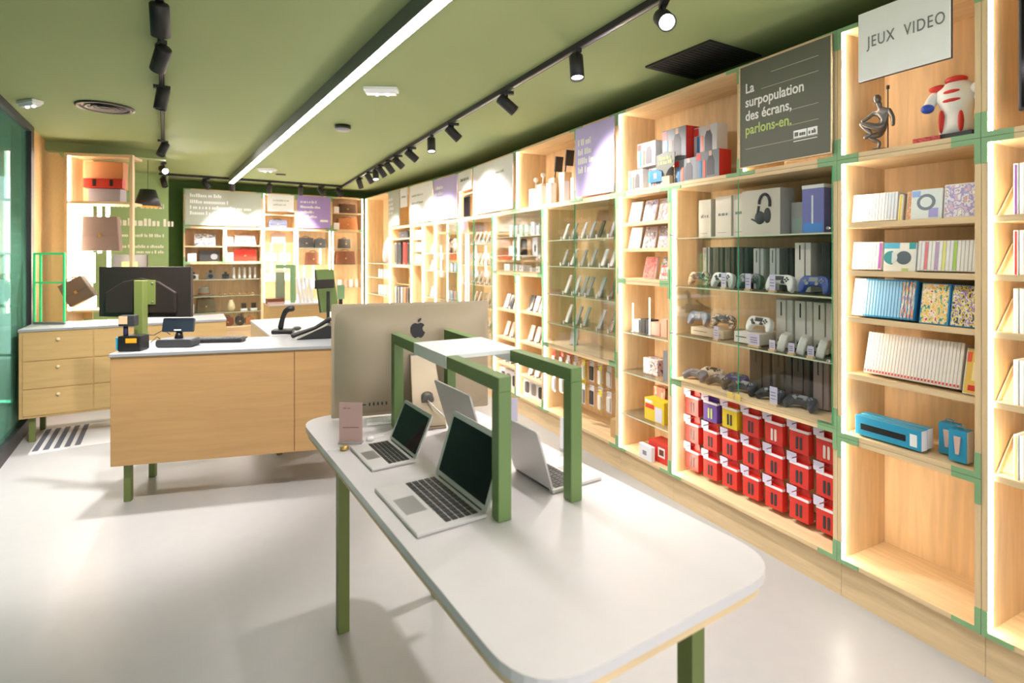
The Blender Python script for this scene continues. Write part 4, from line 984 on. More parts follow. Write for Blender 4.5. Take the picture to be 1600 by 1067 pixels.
bag(WC, .38, .10, .661, mat('olive canvas', (106, 96, 72), .8), .28, .22, .14, 'olive canvas bag with tan straps in the rear glass cabinet')
carton(WC, .15, .1, .661, .12, .1, .14, PAPER, 'white block beside the olive canvas bag')
r = thing('vase', 'cream rounded vase on the rear glass shelf', 'vase', on(WC, .74, .12, .661)); MB().lathe([(0, 0), (.04, 0), (.06, .05), (.05, .13), (.025, .17), (.03, .19), (.02, .19)], 20).build('body', mat('cream glaze', (222, 206, 166), .3), r); MB().tube((0, -.052, .1), (0, -.05, .1), .01).build('dark_mark', BLACK, r)
for k, s in enumerate((.93, 1.08)):
    r = thing('watch_display', 'dark display square on a white foot, %s in the rear glass cabinet' % ORD[k], 'display', on(WC, s, .08, .661))
    B(-.05, 0, 0, .05, .06, .04).build('foot', WHITE, r, bev=.004); B(-.038, .02, .04, .038, .035, .13).build('panel', BLACK, r)
for k in range(8):
    r = thing('watch', 'small wristwatch, %s on the hat shelf of the rear glass cabinet' % ORD[k], 'watch', on(WC, .58 + .07 * k, .08, .931))
    MB().tube((0, 0, .022), (0, .03, .022), .02).build('strap', [BROWN, BL2, TAN][k % 3], r); MB().tube((0, -.006, .022), (0, 0, .022), .014).build('dial', GOLD, r)
for k, (s, m, w, h) in enumerate([(.19, GREYP, .15, .1), (.36, DARK, .15, .13), (.52, BL2, .13, .1), (.69, BROWN, .18, .15), (.87, DARK, .13, .16), (1.02, TAN, .14, .13)]):
    bag(WC, s, .08, .421, m, w, h, .12, 'small pouch, %s on the bottom of the rear glass cabinet' % ORD[k], 'duffel')
# corner bags
bag(WC, 2.66, .08, 2.361, mat('patterned dark leather', (92, 62, 44), .5), .32, .17, .12, 'dark patterned bag on the upper corner shelf')
bag(WC, 2.66, .08, L2 + T, TAN, .38, .21, .12, 'tan trimmed bag on the lower corner shelf')
carton(WC, 2.44, .03, 2.361, .09, .01, .11, PAPER, 'white notice on the upper corner shelf', name='notice')
carton(WC, 2.44, .03, L2 + T + .001, .1, .01, .12, PAPER, 'white notice on the lower corner shelf', name='notice')
r = bag(WC, 1.46, .08, L2 + T, mat('navy canvas', (70, 74, 92), .7), .3, .14, .12, 'navy bag on the shelf under the small rear white sign', 'duffel')
bag(WC, 2.62, .08, 1.72, BLKL, .22, .17, .1, 'black bag on the top glass shelf of the corner bay', rz=.4)
bag(WC, 2.62, .08, 1.421, BROWN, .36, .24, .14, 'large brown bag on the second glass shelf of the corner bay')
bag(WC, 1.93, .08, 1.72, BLKL, .26, .18, .1, 'black bag over a white notice in the rear lilac bay')
bag(WC, 2.17, .08, 1.72, DARK, .2, .16, .1, 'dark grey bag beside the light strip in the rear lilac bay')
bag(WC, 2.05, .08, 1.421, BROWN, .26, .22, .12, 'brown bag on the second shelf of the rear lilac bay')
bag(WC, 1.47, .1, 1.80, mat('mauve leather', (172, 142, 136)), .24, .17, .12, 'mauve bag at the top of the rear bay with two light strips')
for lv, z in enumerate((1.5, 1.15)):
    for k in range(4): carton(WC, 1.30 + .11 * k, .1, z + .001, .07, .05, .13, [PAPER, SCRP, PAPER, SCRG][k], 'pale box, %s on shelf %s of the rear bay with two light strips' % (ORD[k], ORD[lv]))
for lv, z in enumerate((1.0,)):
    for k in range(5): carton(WC, 1.82 + .1 * k, .1, z + .001, .06, .05, .17, [PAPER, SCRP][k % 2], 'pale slim box, %s on the low shelf of the rear lilac bay' % ORD[k])
    for k in range(5): carton(WC, 2.42 + .1 * k, .1, z + .001, .06, .05, .14, [SCRP, PAPER][k % 2], 'pale slim box, %s on the low shelf of the corner bay' % ORD[k])
# wall B contents
for k, s in enumerate((1.42, 1.58, 1.80, 1.97)):
    m = [DARK, DARK, REDL, DARK][k]
    r = thing('suitcase', '%s upright suitcase, %s in the bay near the rear corner' % (['dark', 'dark', 'red edged', 'dark'][k], ORD[k]), 'suitcase', on(WB, s, .06, 1.442), WB.ang)
    B(-.065, 0, 0, .065, .22, .36).build('shell', m, r, bev=.012)
    for q in (-.03, 0, .03): B(q - .004, -.004, .03, q + .004, 0, .33).build('rib', BLACK, r)
    MB().path([(-.02, .1, .36), (-.02, .1, .38), (.02, .1, .38), (.02, .1, .36)], .004).build('handle', BLACK, r)
bag(WB, 1.75, .06, 1.861, DARK, .4, .11, .14, 'flat dark bag above the suitcases', 'duffel')
r = thing('clothes_rail', 'thin brass rail under the suitcases', 'rail', on(WB, BP[1] + T + .002, .12, 1.12), WB.ang)
MB().tube((0, 0, 0), (BP[2] - BP[1] - 2 * T - .006, 0, 0), .009).build('rail', GOLD, r)
for k in range(6):
    m = [DARK, DARK, GREYP, TAN, BLKL, DARK][k]
    r = thing('hanging_case', '%s long case hanging from the brass rail, %s along' % (['dark', 'dark', 'grey', 'tan', 'black', 'dark'][k], ORD[k]), 'case', on(WB, 1.42 + .13 * k, .06, .36), WB.ang)
    B(-.05, 0, 0, .05, .16, .72).build('body', m, r, bev=.01); MB().path([(0, .06, .72), (0, .06, .75)], .004).build('hook', ALU, r)
for lv, z in enumerate((1.841, 1.661, 1.481)):
    for k in range(3): carton(WB, 2.30 + .11 * k, .06, z, .08, .06, .13, [PAPER, WHITE, SCRL][k], 'small white box, %s on the %s shelf of the slim bay' % (ORD[k], ['top', 'middle', 'low'][lv]))
for lv, z in enumerate((1.62, 1.38, 1.0)):
    for k in range(3): phone(['grey', 'white', 'grey'][k], on(WB, 2.76 + .10 * k, .1, z + .001), WB.ang + .4, '%s phone, %s on the %s shelf of the slim glass bay' % (['grey', 'white', 'grey'][k], ORD[k], ORD[lv]))
def toy_fn(c, e):
    def f():
        r = thing('toy_figure', '', 'toy figure')
        skin_body('body', [(0, 0, .07), (0, 0, .11), (0, 0, .14), (.03, 0, .04), (.035, 0, 0), (-.03, 0, .04), (-.035, 0, 0), (.05, 0, .11), (.075, -.01, .07), (-.05, 0, .11), (-.075, -.01, .07)], [(0, 1), (1, 2), (0, 3), (3, 4), (0, 5), (5, 6), (1, 7), (7, 8), (1, 9), (9, 10)], [.024, .028, .012, .016, .013, .016, .013, .015, .011, .015, .011], c, r, 1)
        MB().ball((0, 0, .17), (.03, .026, .028)).build('head', e, r)
        return r
    return f
for k, s in enumerate((3.36, 3.52, 3.68)):
    inst(('toy', k % 2), toy_fn([DARK, BL1][k % 2], [DARK, PAPER][k % 2]), '%s toy figure, %s on the upper shelf beyond the bend' % (['dark', 'cream', 'dark'][k], ORD[k]), 'toy figure', on(WB, s, .1, 1.621), WB.ang)
for lv, z in enumerate((1.381, 1.001, .701)):
    for k in range(5): carton(WB, 3.28 + .11 * k, .1, z, .07, .06, .11, [mat('mint card', (190, 216, 200)), PAPER, mat('pale blue card', (190, 206, 226), .5), SCRP, PAPER][(k + lv) % 5], 'small pastel box, %s on the %s shelf below the toy figures' % (ORD[k], ORD[lv]))
r = thing('round_mirror', 'mauve round disc leaning in the tall corner bay', 'disc', on(WB, .98, .10, 1.452), WB.ang)
MB().lathe([(0, 0), (.23, 0), (.235, .01), (.23, .02), (0, .02)], 36).build('disc', mat('mauve disc', (150, 124, 120), .4), r, rot=(R(80), 0, 0), loc=(0, 0, .236))
for k in range(5): carton(WB, .5 + .14 * k, .1, 1.201, .08, .06, .14, [PAPER, SCRP, PAPER, BL1, SCRL][k], 'white box, %s on the glass shelf of the tall corner bay' % ORD[k])
for k in range(5): carton(WB, .5 + .14 * k, .1, .901, .08, .06, .16, [PAPER, BL1, PAPER, SCRP, PAPER][k], 'white box, %s on the lower glass shelf of the tall corner bay' % ORD[k])

# ------------------------------------------------------------------ till counters
CH = .97
def counter(name, label, loc, rz, w, dp, h0, front, drawers=None, top=GREYTOP, cat='counter', split=None):
    r = thing(name, label, cat, loc, rz)
    B(0, 0, CH - .022, w, dp, CH).build('worktop', top, r, bev=.002, seg=1)
    B(.004, .012, h0, w - .004, dp - .012, CH - .022).build('body', front, r, bev=.002, seg=1)
    if split: B(split, .009, h0 + .01, split + .003, .012, CH - .03).build('panel_joint', BROWN, r)
    for x, y in ((.06, .06), (w - .10, .06), (.06, dp - .10), (w - .10, dp - .10)):
        B(x, y, 0, x + .04, y + .04, h0).build('leg', OLIVE, r)
    return r
counter('till_counter', 'long beech till counter in the middle with a grey top', (-.295, 4.28, 0), R(-18.5), 1.62, .56, .25, DESK, split=1.10)
r = counter('drawer_cabinet', 'pale oak drawer cabinet on green legs beside the teal glazing', (-1.03, 6.06, 0), R(-2), 1.55, .55, .215, DRAW)
for k in range(2):
    for j, (a, b) in enumerate(((.70, .925), (.465, .69), (.235, .455))):
        x0, x1 = (.03, .50) if k == 0 else (.51, .98)
        if k == 1 and j: a, b = ((.465, .69), (.235, .455))[j - 1]
        d_ = B(x0, .004, a, x1, .014, b).build('drawer', DRAW, r, bev=.0015, seg=1)
        MB().lathe([(.0, .0), (.012, 0), (.014, .006), (.006, .012), (.006, .02)], 16).build('knob', mat('pale knob', (236, 214, 170), .3), d_, loc=((x0 + x1) / 2 - (.0 if k else .0), -.014, b - .05), rot=(R(-90), 0, 0))
counter('side_counter', 'white topped counter running back from the till counter', (.70, 4.60, 0), 0, .62, 1.18, .25, mat('pale panel', (222, 200, 168), .5), top=mat('white laminate', (222, 222, 226), .35))
counter('rear_counter', 'small white topped counter before the rear shelves', (1.12, 7.45, 0), 0, .72, .5, .25, DRAW, top=mat('white laminate', (222, 222, 226)))
cz = CH + .001
# curved monitor on a green post
def ctr(px, py): p = on_z(px, py, CH); return p
mp = ctr(222, 543)
r = thing('monitor', 'large curved monitor seen from behind on a green post', 'monitor', (mp.x, mp.y, cz), R(-34))
mw, mh, zb = .655, .345, .20
pts = []
for i in range(13):
    x = -mw / 2 + mw * i / 12 - .035; pts.append((x, .05 + .0 + .03 * (1 - (2 * x / mw) ** 2) * -1 + .03))
ring = [(x, y - .004) for x, y in pts] + [(x, y + .022) for x, y in pts[::-1]]
MB().prism(ring, zb, zb + mh, 'z').build('casing', mat('monitor casing', (40, 34, 32), .35), r)
MB().prism([(-.28, zb + .17), (-.16, zb + .245), (-.035, zb + .27), (.09, zb + .245), (.21, zb + .17), (.21, zb + .03), (-.28, zb + .03)], .028, .055, 'y').build('rear_housing', mat('monitor housing', (42, 35, 33), .32), r, bev=.008)
B(-.325, .079, zb + .01, .255, .082, zb + mh - .01).build('screen', SCREEN, r)
B(-.065, .018, zb + .09, .075, .028, zb + .255).build('mounting_plate', OLIVE, r, bev=.001, seg=1)
for x in (-.05, .06):
    for z in (zb + .11, zb + .235): MB().tube((x, .012, z), (x, .018, z), .006, n=10).build('screw', ALU, r)
B(-.032, -.035, 0, .028, .018, .455).build('post', OLIVE, r, bev=.002, seg=1)
B(-.034, -.037, 0, .030, .020, .10).build('post_sleeve', mat('dark olive metal', (92, 112, 56), .45), r)
def prop(name, label, cat, px, py, rz=0, z=None):
    p = on_z(px, py, CH) if z is None else on_z(px, py, z)
    return thing(name, label, cat, (p.x, p.y, (CH if z is None else z) + .001), rz)
r = prop('card_terminal', 'black card terminal block with an orange label on the till counter', 'card terminal', 203, 549, R(-25))
B(-.07, -.01, 0, .07, .10, .10).build('body', BLACK, r, bev=.008); B(-.02, -.013, .055, .045, -.010, .085).build('orange_label', mat('orange label', (226, 160, 40), .4), r)
MB().tube((-.03, .01, .10), (-.03, .01, .17), .014).build('stem', mat('navy plastic', (40, 40, 80), .4), r)
B(-.06, -.02, .165, .04, .03, .235).build('reader', DARK, r, bev=.006); B(-.055, -.024, .18, -.005, -.020, .23).build('keypad', mat('beige keypad', (206, 176, 140), .5), r)
B(-.085, 0, .01, -.071, .09, .09).build('blue_side', CYAN, r)
r = prop('customer_display', 'small dark customer display on a round foot beside the green post', 'display', 272, 543, R(-28))
MB().prism(rrect(.235, .055, .02, 5), -.01, .12, 'y').build('foot', DARK, r, bev=.006)
MB().tube((0, .06, .05), (0, .07, .10), .028, .02).build('neck', BLACK, r)
o = MB().prism(rrect(.205, .095, .01), -.012, .012, 'y').build('panel', mat('blue black plastic', (34, 42, 52), .3), r, bev=.003, loc=(0, .05, .098), rot=(R(-14), 0, 0)); B(-.02, -.015, .008, .025, -.012, .016).build('badge', WHITE, o)
r = prop('cash_slab', 'flat black keyboard tray lying on the till counter', 'keyboard', 338, 536, R(-24))
MB().box(-.17, 0, .012, .17, .13, .026).build('tray', BLACK, r, bev=.004); MB().box(-.16, .01, 0, .16, .12, .012).build('foot', DARK, r)
mb = MB()
for i in range(12):
    for j in range(4): mb.box(-.155 + i * .026, .014 + j * .028, .026, -.133 + i * .026, .036 + j * .028, .030)
o_ = mb.build('key_field', DARK, r)
r = prop('cable', 'thin black cables hanging behind the card terminal', 'cable', 240, 537, 0)
MB().path([(-.10, .0, .003), (-.10, .0, .12), (-.06, .02, .07), (0, .03, .055), (.06, .02, .09), (.10, .05, .05)], .003, 6).path([(-.02, .03, .003), (.02, .05, .04), (.06, .08, .003)], .003, 6).build('wire', BLACK, r)
r = prop('barcode_scanner', 'black barcode scanner standing in its cradle on the side counter', 'barcode scanner', 444, 521, R(-20))
MB().box(-.09, -.05, 0, .07, .06, .035).build('cradle', BLACK, r, bev=.012)
skin_body('grip', [(-.03, 0, .03), (-.015, 0, .11), (.01, 0, .18), (.04, 0, .20), (.085, 0, .195)], [(0, 1), (1, 2), (2, 3), (3, 4)], [.026, .020, .024, .030, .026], BLACK, r)
r = prop('desk_phone', 'black desk phone with raised handset on the till counter', 'phone', 492, 530, R(-15))
MB().prism([(-.13, 0), (.12, 0), (.12, .09), (.09, .10)], 0, .17, 'y').build('body', BLACK, r, bev=.006)
skin_body('handset', [(-.17, .03, .022), (-.12, .03, .04), (.0, .03, .08), (.09, .03, .135), (.12, .03, .15)], [(0, 1), (1, 2), (2, 3), (3, 4)], [.022, .018, .014, .018, .024], BLACK, r)
p = on_z(513, 507, CH)
r = thing('monitor', 'green backed monitor with a black arm on the side counter', 'monitor', (p.x, p.y, cz), R(22))
MB().tube((0, 0, 0), (0, 0, .30), .016).build('pole', BLACK, r); MB().tube((0, 0, 0), (0, 0, .012), .08).build('base', BLACK, r)
o = B(-.04, -.02, .11, .14, .0, .50).build('green_back', FRAMEG, r, bev=.003, rot=(R(-12), 0, 0), loc=(.0, .03, .0))
B(-.04, 0, .11, .145, .022, .505).build('screen_casing', BLACK, r, bev=.003, rot=(R(-12), 0, 0), loc=(0, .03, 0))
MB().box(-.17, -.07, .33, .02, -.03, .41).build('reader_arm', BLACK, r, bev=.012)
p = on_z(536, 507, CH) if False else at(533, 5.4)
r = thing('monitor_post', 'short green mounting post behind the green backed monitor', 'post', (p.x, p.y, 0), 0)
B(-.035, 0, 1.16, .035, .02, 1.30).build('plate', GREEN, r); B(-.012, .02, 0, .02, .05, 1.22).build('upright', BLACK, r); B(-.1, -.08, 0, .1, .12, .01).build('foot_plate', BLACK, r)
r = thing('small_mouse', 'small dark mouse on the side counter', 'mouse', on_z(464, 516, CH) + Vector((0, 0, .001)), 0)
MB().ball((0, 0, .017), (.035, .05, .016), 14).build('body', DARK, r)
# rear counter objects
def rc(px): 
    r_ = ray(px); t = 7.6 / r_[1]; return (r_[0] * t, 7.6, CH + .001)
r = thing('green_stand', 'green inverted U stand on the rear counter', 'stand', rc(448), 0)
B(-.13, 0, 0, -.02, .05, .40).build('post', mat('grey green post', (136, 150, 124), .5), r); B(.05, 0, 0, .11, .05, .5).build('post', GREEN, r); B(-.13, 0, .45, .05, .05, .5).build('crossbar', GREEN, r)
B(-.13, 0, .40, .03, .03, .43).build('pale_tray', mat('cream tray', (240, 236, 210), .3), r)  # tray in one plain cream colour
carton(WC, 1.0, -2.55, CH + .001, .2, .14, .07, BROWN, 'brown box with a pale lid on the rear counter', decals=[(0, 0, 1, .4, SCRP)])
for k, px in enumerate((468, 474, 480, 487)):
    p = rc(px); r = thing('slanted_card', 'tall pale slanted card, %s on the rear counter' % ORD[k], 'card', (p[0], p[1] - .05, CH + .001), 0)
    MB().prism([(-.02, 0), (.02, 0), (-.03, .33), (-.06, .33)], 0, .02, 'y').build('card', PAPER, r); B(-.012, .021, 0, .012, .04, .01).build('foot', SCRP, r)

# ------------------------------------------------------------------ display table with computers
TH = .88
r = thing('display_table', 'pale grey rounded display table under the green risers', 'table', (0, 0, 0))
def rpoly(pts, rad, n=8):
    out = []
    m = len(pts)
    for i in range(m):
        p, a, b = Vector(pts[i]), Vector(pts[i - 1]), Vector(pts[(i + 1) % m])
        u, v = (a - p).normalized(), (b - p).normalized()
        for k in range(n + 1):
            t = k / n; out.append(tuple((p + u * rad * (1 - t) ** 2 + v * rad * t ** 2)))
    return out
tp = rpoly([(.50, .72), (1.22, .72), (1.22, 2.50), (.50, 2.50)], .14)
MB().prism(tp, TH - .022, TH, 'z', 0, cap=0).build('tabletop', [TABTOP], r)
tq = rpoly([(.508, .728), (1.212, .728), (1.212, 2.492), (.508, 2.492)], .14)
MB().prism(tq, TH - .045, TH - .022, 'z').build('edge_band', OAKX, r)
for x, y in ((.62, .86), (1.06, .86), (.62, 2.32), (1.06, 2.32)): B(x, y, 0, x + .045, y + .045, TH - .045).build('leg', OLIVE, r)
tz = TH + .001
RH = 1.27 - tz; bt = .040
r = thing('display_riser', 'pair of green tube frames joined by a white panel on the table', 'riser', (.805, 2.20, tz), R(-3))
RW, RL = .238, .955
for x in (0, RW):
    B(x, -RL, RH - bt, x + bt, -.595, RH).build('crossbar', FRAMEG, r, bev=.0015, seg=1)
    B(x, -.285, RH - bt, x + bt, 0, RH).build('crossbar', FRAMEG, r, bev=.0015, seg=1)
    for y in (-RL, -bt): B(x, y, 0, x + bt, y + bt, RH - bt).build('leg', FRAMEG, r, bev=.0015, seg=1)
    B(x - .001, -.594, RH - bt - .001, x + bt + .001, -.286, RH + .001).build('white_sleeve', WHITEM, r)
B(bt + .001, -.594, RH - .012, RW - .001, -.286, RH + .001).build('white_panel', WHITEM, r)
# all-in-one computer seen from behind
imp = at(645, 2.46)
r = thing('desktop_computer', 'large silver all-in-one computer seen from behind on the table', 'computer', (imp.x, imp.y, tz), R(-15.6))
iw, ih, ib = .70, .495, .008
MB().prism(rrect(iw, ih, .008, 4, 0, ib), 0, .008, 'y').build('rear_shell', SILVER, r)
# gently bulged back
bm = MB(); NX, NZ = 16, 12; g_ = []
for j in range(NZ + 1):
    row_ = []
    for i in range(NX + 1):
        u, v = i / NX * 2 - 1, j / NZ * 2 - 1
        row_.append(bm.bm.verts.new((u * (iw / 2 - .008), -.026 * (1 - u ** 4) * (1 - v ** 4) + .001, ib + ih / 2 + v * (ih / 2 - .008))))
    g_.append(row_)
for j in range(NZ):
    for i in range(NX):
        f = bm.bm.faces.new([g_[j][i], g_[j][i + 1], g_[j + 1][i + 1], g_[j + 1][i]]); f.smooth = True
bm.build('curved_back', SILVER, r)
B(-iw / 2 + .012, .008, ib + .09, iw / 2 - .012, .0095, ib + ih - .012).build('screen', SCREEN, r)
# emblem
ap = [(0, .30), (.12, .36), (.26, .34), (.36, .26), (.40, .22), (.30, .12), (.27, 0), (.32, -.14), (.43, -.22), (.34, -.42), (.20, -.55), (.10, -.53), (0, -.49), (-.10, -.53), (-.2, -.55), (-.34, -.42), (-.44, -.18), (-.44, .08), (-.36, .26), (-.24, .34), (-.12, .35)]
lf = [(.0, .40), (.02, .52), (.10, .62), (.20, .66), (.19, .54), (.11, .44)]
sc_ = .074; ax, az = .020, ib + ih * .765
e = MB().prism([(ax + x * sc_, az + z * sc_) for x, z in ap], -.0275, -.022, 'y').build('emblem', BLACK, r)
MB().prism([(ax + x * sc_, az + z * sc_) for x, z in lf], -.0275, -.022, 'y').build('emblem_leaf', BLACK, e)
for k in range(7): 
    x = -.19 + k * .018 + (.012 if k > 4 else 0)
    MB().prism(rrect(.0065 if k < 6 else .010, .014, .003, 3, x, ib + .048), -.0205, -.012, 'y').build('port', BLACK, r)
B(-.235, -.0175, ib + .052, -.205, -.010, ib + .055).build('card_slot', BLACK, r)
# stand: neck leaning out behind the shell and foot
neck = MB()
nt_, nb_ = .054, .074
nx = .036
v = [(nx - nt_, -.05, .27), (nx + nt_, -.05, .27), (nx + nb_, -.245, .012), (nx - nb_ * .85, -.245, .012), (nx - nt_, -.036, .27), (nx + nt_, -.036, .27), (nx + nb_, -.232, .012), (nx - nb_ * .85, -.232, .012)]
V = [neck.bm.verts.new(q) for q in v]
for q in ((0, 1, 2, 3), (4, 7, 6, 5), (0, 4, 5, 1), (1, 5, 6, 2), (2, 6, 7, 3), (3, 7, 4, 0)): neck.bm.faces.new([V[i] for i in q])
nk = neck.build('stand_neck', SILVER, r, bev=.003)
MB().box(nx - nt_, -.05, .26, nx + nt_, -.01, .275).build('neck_bridge', ALU, nk, bev=.003)
B(nx - nb_ * .85, -.245, 0, nx + nb_, -.02, .010).build('stand_foot', SILVER, r, bev=.003)
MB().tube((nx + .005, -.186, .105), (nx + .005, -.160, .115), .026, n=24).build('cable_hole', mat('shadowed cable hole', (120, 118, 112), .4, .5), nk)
MB().path([(nx + .005, -.188, .105), (nx + .03, -.22, .08), (nx + .075, -.255, .04)], .003).build('power_cable', WHITE, r)
r = thing('keyboard', 'slim white keyboard behind the first green leg', 'keyboard', on_z(590, 659, TH) + Vector((0, 0, .001)), R(-16))
MB().box(-.05, -.05, 0, .09, .05, .008).build('tray', WHITE, r, bev=.002, seg=1)
mb = MB()
for i in range(6):
    for j in range(4): mb.box(-.045 + i * .022, -.045 + j * .022, .008, -.026 + i * .022, -.026 + j * .022, .011)
mb.build('key_field', WHITE, r)
def laptop(label, hx0, hy0, hy1, side, lean, lid_h, scr=True):
    """hinge along y at x=hx0 from hy0 to hy1; side -1: base and screen face -x"""
    L = abs(hy1 - hy0); r = thing('laptop', label, 'laptop', (hx0, (hy0 + hy1) / 2, tz), 0)
    bd = lid_h
    MB().box(0, -L / 2, 0, side * bd, L / 2, .010).build('base', ALU_L, r, bev=.002, seg=1)
    kb = MB()
    n = 12
    for i in range(n):
        for j in range(5):
            y = -L * .44 + i * L * .88 / n; x = side * (.018 + j * bd * .098)
            kb.box(min(x, x + side * bd * .08), y, .010, max(x, x + side * bd * .08), y + L * .88 / n * .82, .0118)
    kb.build('keyboard', BLACK, r)
    B(min(side * bd * .62, side * bd * .92), -L * .16, .0098, max(side * bd * .62, side * bd * .92), L * .16, .0106).build('touchpad', ALU, r)
    M = Matrix.Translation((0, 0, .010)) @ Matrix.Rotation(lean, 4, 'Y')
    ld = MB().prism([(y, z) for y, z in rrect(L, lid_h, .010)], -.003, .003, 'x', 0, M).build('lid', ALU_L, r)
    xs = side * .0032
    MB().prism([(y, z) for y, z in rrect(L * .90, lid_h * .84, .003, 3, 0, lid_h * .08)], min(xs, xs + side * .0008), max(xs, xs + side * .0008), 'x', 0, M).build('screen', SCREEN, ld)
    MB().tube(M @ Vector((0, -L * .42, -.001)), M @ Vector((0, L * .42, -.001)), .005).build('hinge', DARK, r)
    return r
ALU_L = mat('laptop aluminium', (206, 202, 200), .4, .15)
laptop('small silver laptop facing the long side of the table beside the pink card', .735, 2.02, 1.765, -1, .42, .155)
laptop('silver laptop with a black screen next to the large green leg', .745, 1.62, 1.29, -1, .32, .205)
laptop('grey laptop with its back turned, between the white panel and computer stand', .985, 2.02, 1.72, 1, -.30, .215)
laptop('grey laptop with its back turned, between the two large green legs', .985, 1.52, 1.31, 1, -.30, .195)
def table_card(px, py, w, h, m, label, rz, stand=True):
    r = thing('price_card', label, 'price card', on_z(px, py, TH) + Vector((0, 0, .001)), rz)
    B(-w / 2, 0, .006, w / 2, .003, h).build('card', m, r); B(-w / 2, -.012, 0, w / 2, .018, .006).build('card_holder', glass('acrylic stand'), r)
    if w > .05:
        mb = MB(); scribble(mb, -w * .32, h * .85, w * .3, .006, -.0012, 0, 8); mb.box(-w * .35, -.001, h * .38, w * .35, 0, h * .38 + .003); mb.build('print', mat('mauve print', (150, 110, 100), .5), r)
    return r
table_card(548, 693, .088, .155, PINKC, 'dusty pink price card at the rounded table corner', R(-32))
table_card(803, 668, .03, .12, LAVC, 'lavender price card seen edge on beside the large green leg', R(-32))
table_card(880, 704, .022, .12, PAPER, 'narrow white price card beside the second large green leg', R(-32))
r = thing('security_tag', 'small round brass security puck beside the pink card', 'security puck', on_z(538, 703, TH) + Vector((0, 0, .001)))
MB().lathe([(0, 0), (.016, 0), (.016, .012), (.012, .016), (0, .016)], 20).build('puck', GOLD, r); MB().path([(-.016, 0, .006), (-.06, .01, .004)], .0015).build('cable', WHITE, r)
r = thing('security_tag', 'small white security puck beside the silver laptop keyboard', 'security puck', on_z(578, 688, TH) + Vector((0, 0, .001)))
MB().lathe([(0, 0), (.014, 0), (.014, .010), (.009, .014), (0, .014)], 20).build('puck', WHITE, r); MB().path([(.014, 0, .006), (.06, .01, .004)], .0015).build('cable', WHITE, r)

# ------------------------------------------------------------------ glazed balustrade and shelf frame on the street side
def glass_box(label, x0, y0, x1, y1, z0, z1):
    pass
r = thing('glass_screen', 'green edged glass screen standing on the drawer cabinet', 'glass screen', (0, 0, 0))
p0, p1 = at(52, 4.92), at(101, 4.92)
ang = math.atan2(p1.y - p0.y, p1.x - p0.x); Ls = (p1 - p0).length
r.location = (p0.x, p0.y, CH + .001); r.rotation_euler = (0, 0, ang)
GE = mat('green glass edge with painted glow', (64, 226, 140), .2)  # glow of the lit edge put into a brighter colour, no emission
zt = EYE - CH
B(0, 0, .02, Ls, .010, zt).build('pane', [glass('screen glass', (.93, .98, .95), .4)], r)
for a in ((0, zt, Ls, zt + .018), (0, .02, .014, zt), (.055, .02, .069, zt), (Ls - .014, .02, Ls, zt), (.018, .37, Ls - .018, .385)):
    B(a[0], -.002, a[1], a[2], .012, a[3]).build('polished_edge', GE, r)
B(0, -.004, 0, Ls, .014, .02).build('foot_rail', ALU, r)
q0, q1 = at(-14, 5.05), at(27, 5.05); qa = math.atan2(q1.y - q0.y, q1.x - q0.x); ql = (q1 - q0).length
r = thing('glass_barrier', 'green edged glass barrier standing beyond the teal glazing', 'glass barrier', (q0.x, q0.y, 0), qa)
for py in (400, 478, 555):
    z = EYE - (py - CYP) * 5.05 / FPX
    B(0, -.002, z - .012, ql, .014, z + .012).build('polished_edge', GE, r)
B(0, 0, 0, ql, .012, 1.6).build('pane', glass('screen glass'), r)
z = EYE - (432 - CYP) * 4.98 / FPX
q0, q1 = at(-14, 4.98), at(24, 4.98)
r = thing('push_bar', 'pale horizontal push bar beyond the teal glazing', 'door bar', (q0.x, q0.y, 0), qa)
MB().tube((0, 0, z), (ql * .97, 0, z), .028).build('bar', mat('pale bar', (206, 212, 206), .4), r); MB().tube((.05, 0, 0), (.05, 0, z), .012).build('upright', ALU, r)
q = on_z(8, 632, 0)
r = thing('floor_glow', 'added pale green floor glow beyond the teal glazing', 'floor glow', (q.x, q.y, .0), qa)
B(-.3, -.05, 0, .14, .05, .03).build('housing', GREYP, r); B(-.29, -.045, .03, .13, .045, .036).build('diffuser', mat('mint glow', (150, 255, 220), emit=3), r)  # added glowing strip, imitates the bright floor outside
# floor mat stripes
r = thing('striped_mat', 'white and grey striped floor mat beyond the drawer cabinet', 'floor mat', (0, 0, 0))
m1, m2 = mat('mat white', (226, 226, 230), .7), mat('mat grey', (104, 108, 122), .7)
B(-.915, 5.75, 0, -.10, 6.48, .006).build('mat_base', m1, r)
mb = MB()
for k in range(5): mb.box(-.90 + k * .068, 5.80, .006, -.862 + k * .068, 6.46, .009)
mb.build('stripe_field', m2, r)

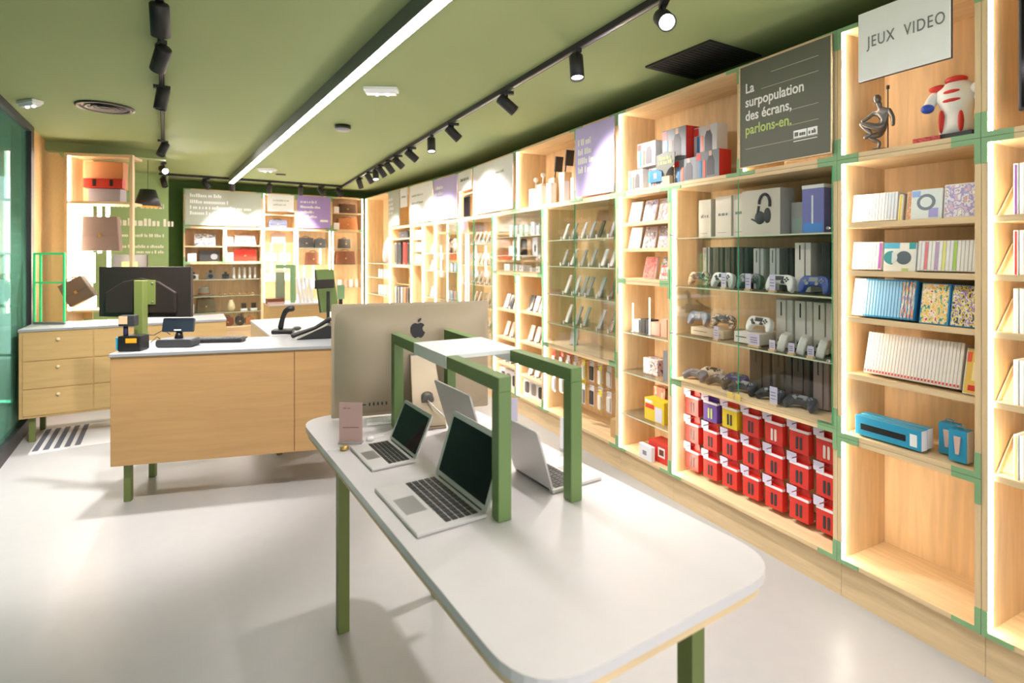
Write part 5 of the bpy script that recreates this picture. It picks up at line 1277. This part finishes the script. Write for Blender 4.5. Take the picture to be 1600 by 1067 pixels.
# open shelf frame with hanging bags
dl = WD.L
r = thing('open_shelf_frame', 'open oak shelf frame hung with bags before the green wall', 'shelf frame', on(WD, 0, 0, 0), WD.ang)
fh = 2.66
B(0, 0, 0, .03, .30, fh).build('side_post', OAK, r); B(dl - .03, 0, 0, dl, .05, fh).build('side_post', OAK, r)
B(.03, 0, fh - .03, dl - .03, .30, fh).build('top_panel', OAKX, r); B(.03, 0, 2.135, dl - .03, .30, 2.16).build('shelf', OAKX, r)
B(.03, 0, 1.0, dl - .03, .30, 1.02).build('shelf', OAKX, r); B(.03, .29, .9, .12, .30, fh).build('rear_batten', mat('cream lining', (240, 214, 160), .5), r)
B(.03, .002, 2.16, .05, .014, fh - .03).build('led_strip', LEDM, r); B(.03, .002, 1.02, .055, .014, 2.13).build('led_strip', LEDM, r)
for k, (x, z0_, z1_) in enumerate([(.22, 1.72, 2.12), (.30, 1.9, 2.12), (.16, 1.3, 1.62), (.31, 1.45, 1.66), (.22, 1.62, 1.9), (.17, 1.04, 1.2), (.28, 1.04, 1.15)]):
    MB().tube((x, .22, z0_), (x, .22, z1_), .017).build('light_or_reflection_tube', LEDM, r)
carton(WD, .30, .14, 2.3075, .36, .12, .29, mat('caramel carton', (190, 124, 74), .6), 'caramel coloured case at the top of the open shelf frame')
carton(WD, .32, .10, 2.161, .30, .14, .145, mat('grey lilac carton', (160, 150, 158), .6), 'grey box below the red strip in the open shelf frame')
bpy.data.objects[-1] if False else None
r = thing('red_case', 'red hard case with two dark latches in the open shelf frame', 'case', on(WD, .32, .07, 2.31), WD.ang)
B(-.185, 0, 0, .185, .062, .10).build('shell', REDL, r, bev=.004); 
for x in (-.08, .08): B(x - .015, -.005, .02, x + .015, 0, .09).build('latch', BLACK, r)
bag(WD, .30, .06, 1.64, GREYL, .36, .36, .08, 'grey brown satchel hanging in the open shelf frame')
r = bag(WD, .22, -.12, 1.12, mat('taupe leather', (112, 96, 84), .6), .26, .24, .08, 'taupe bag hanging tilted by its tan strap', rz=0)
r.rotation_euler = (Matrix.Rotation(WD.ang, 3, 'Z') @ Matrix.Rotation(-.5, 3, 'Y')).to_euler()
p = at(203, 6.2)
r = thing('monitor', 'small dark monitor behind the oak post near the green wall', 'monitor', (p.x, p.y, CH + .001), R(-30))
B(-.19, 0, .34, .19, .02, .63).build('casing', DARK, r, bev=.004); B(-.02, .0, 0, .02, .03, .40).build('post', OLIVE, r); B(-.09, -.004, .42, .09, 0, .55).build('mounting_plate', OLIVE, r)
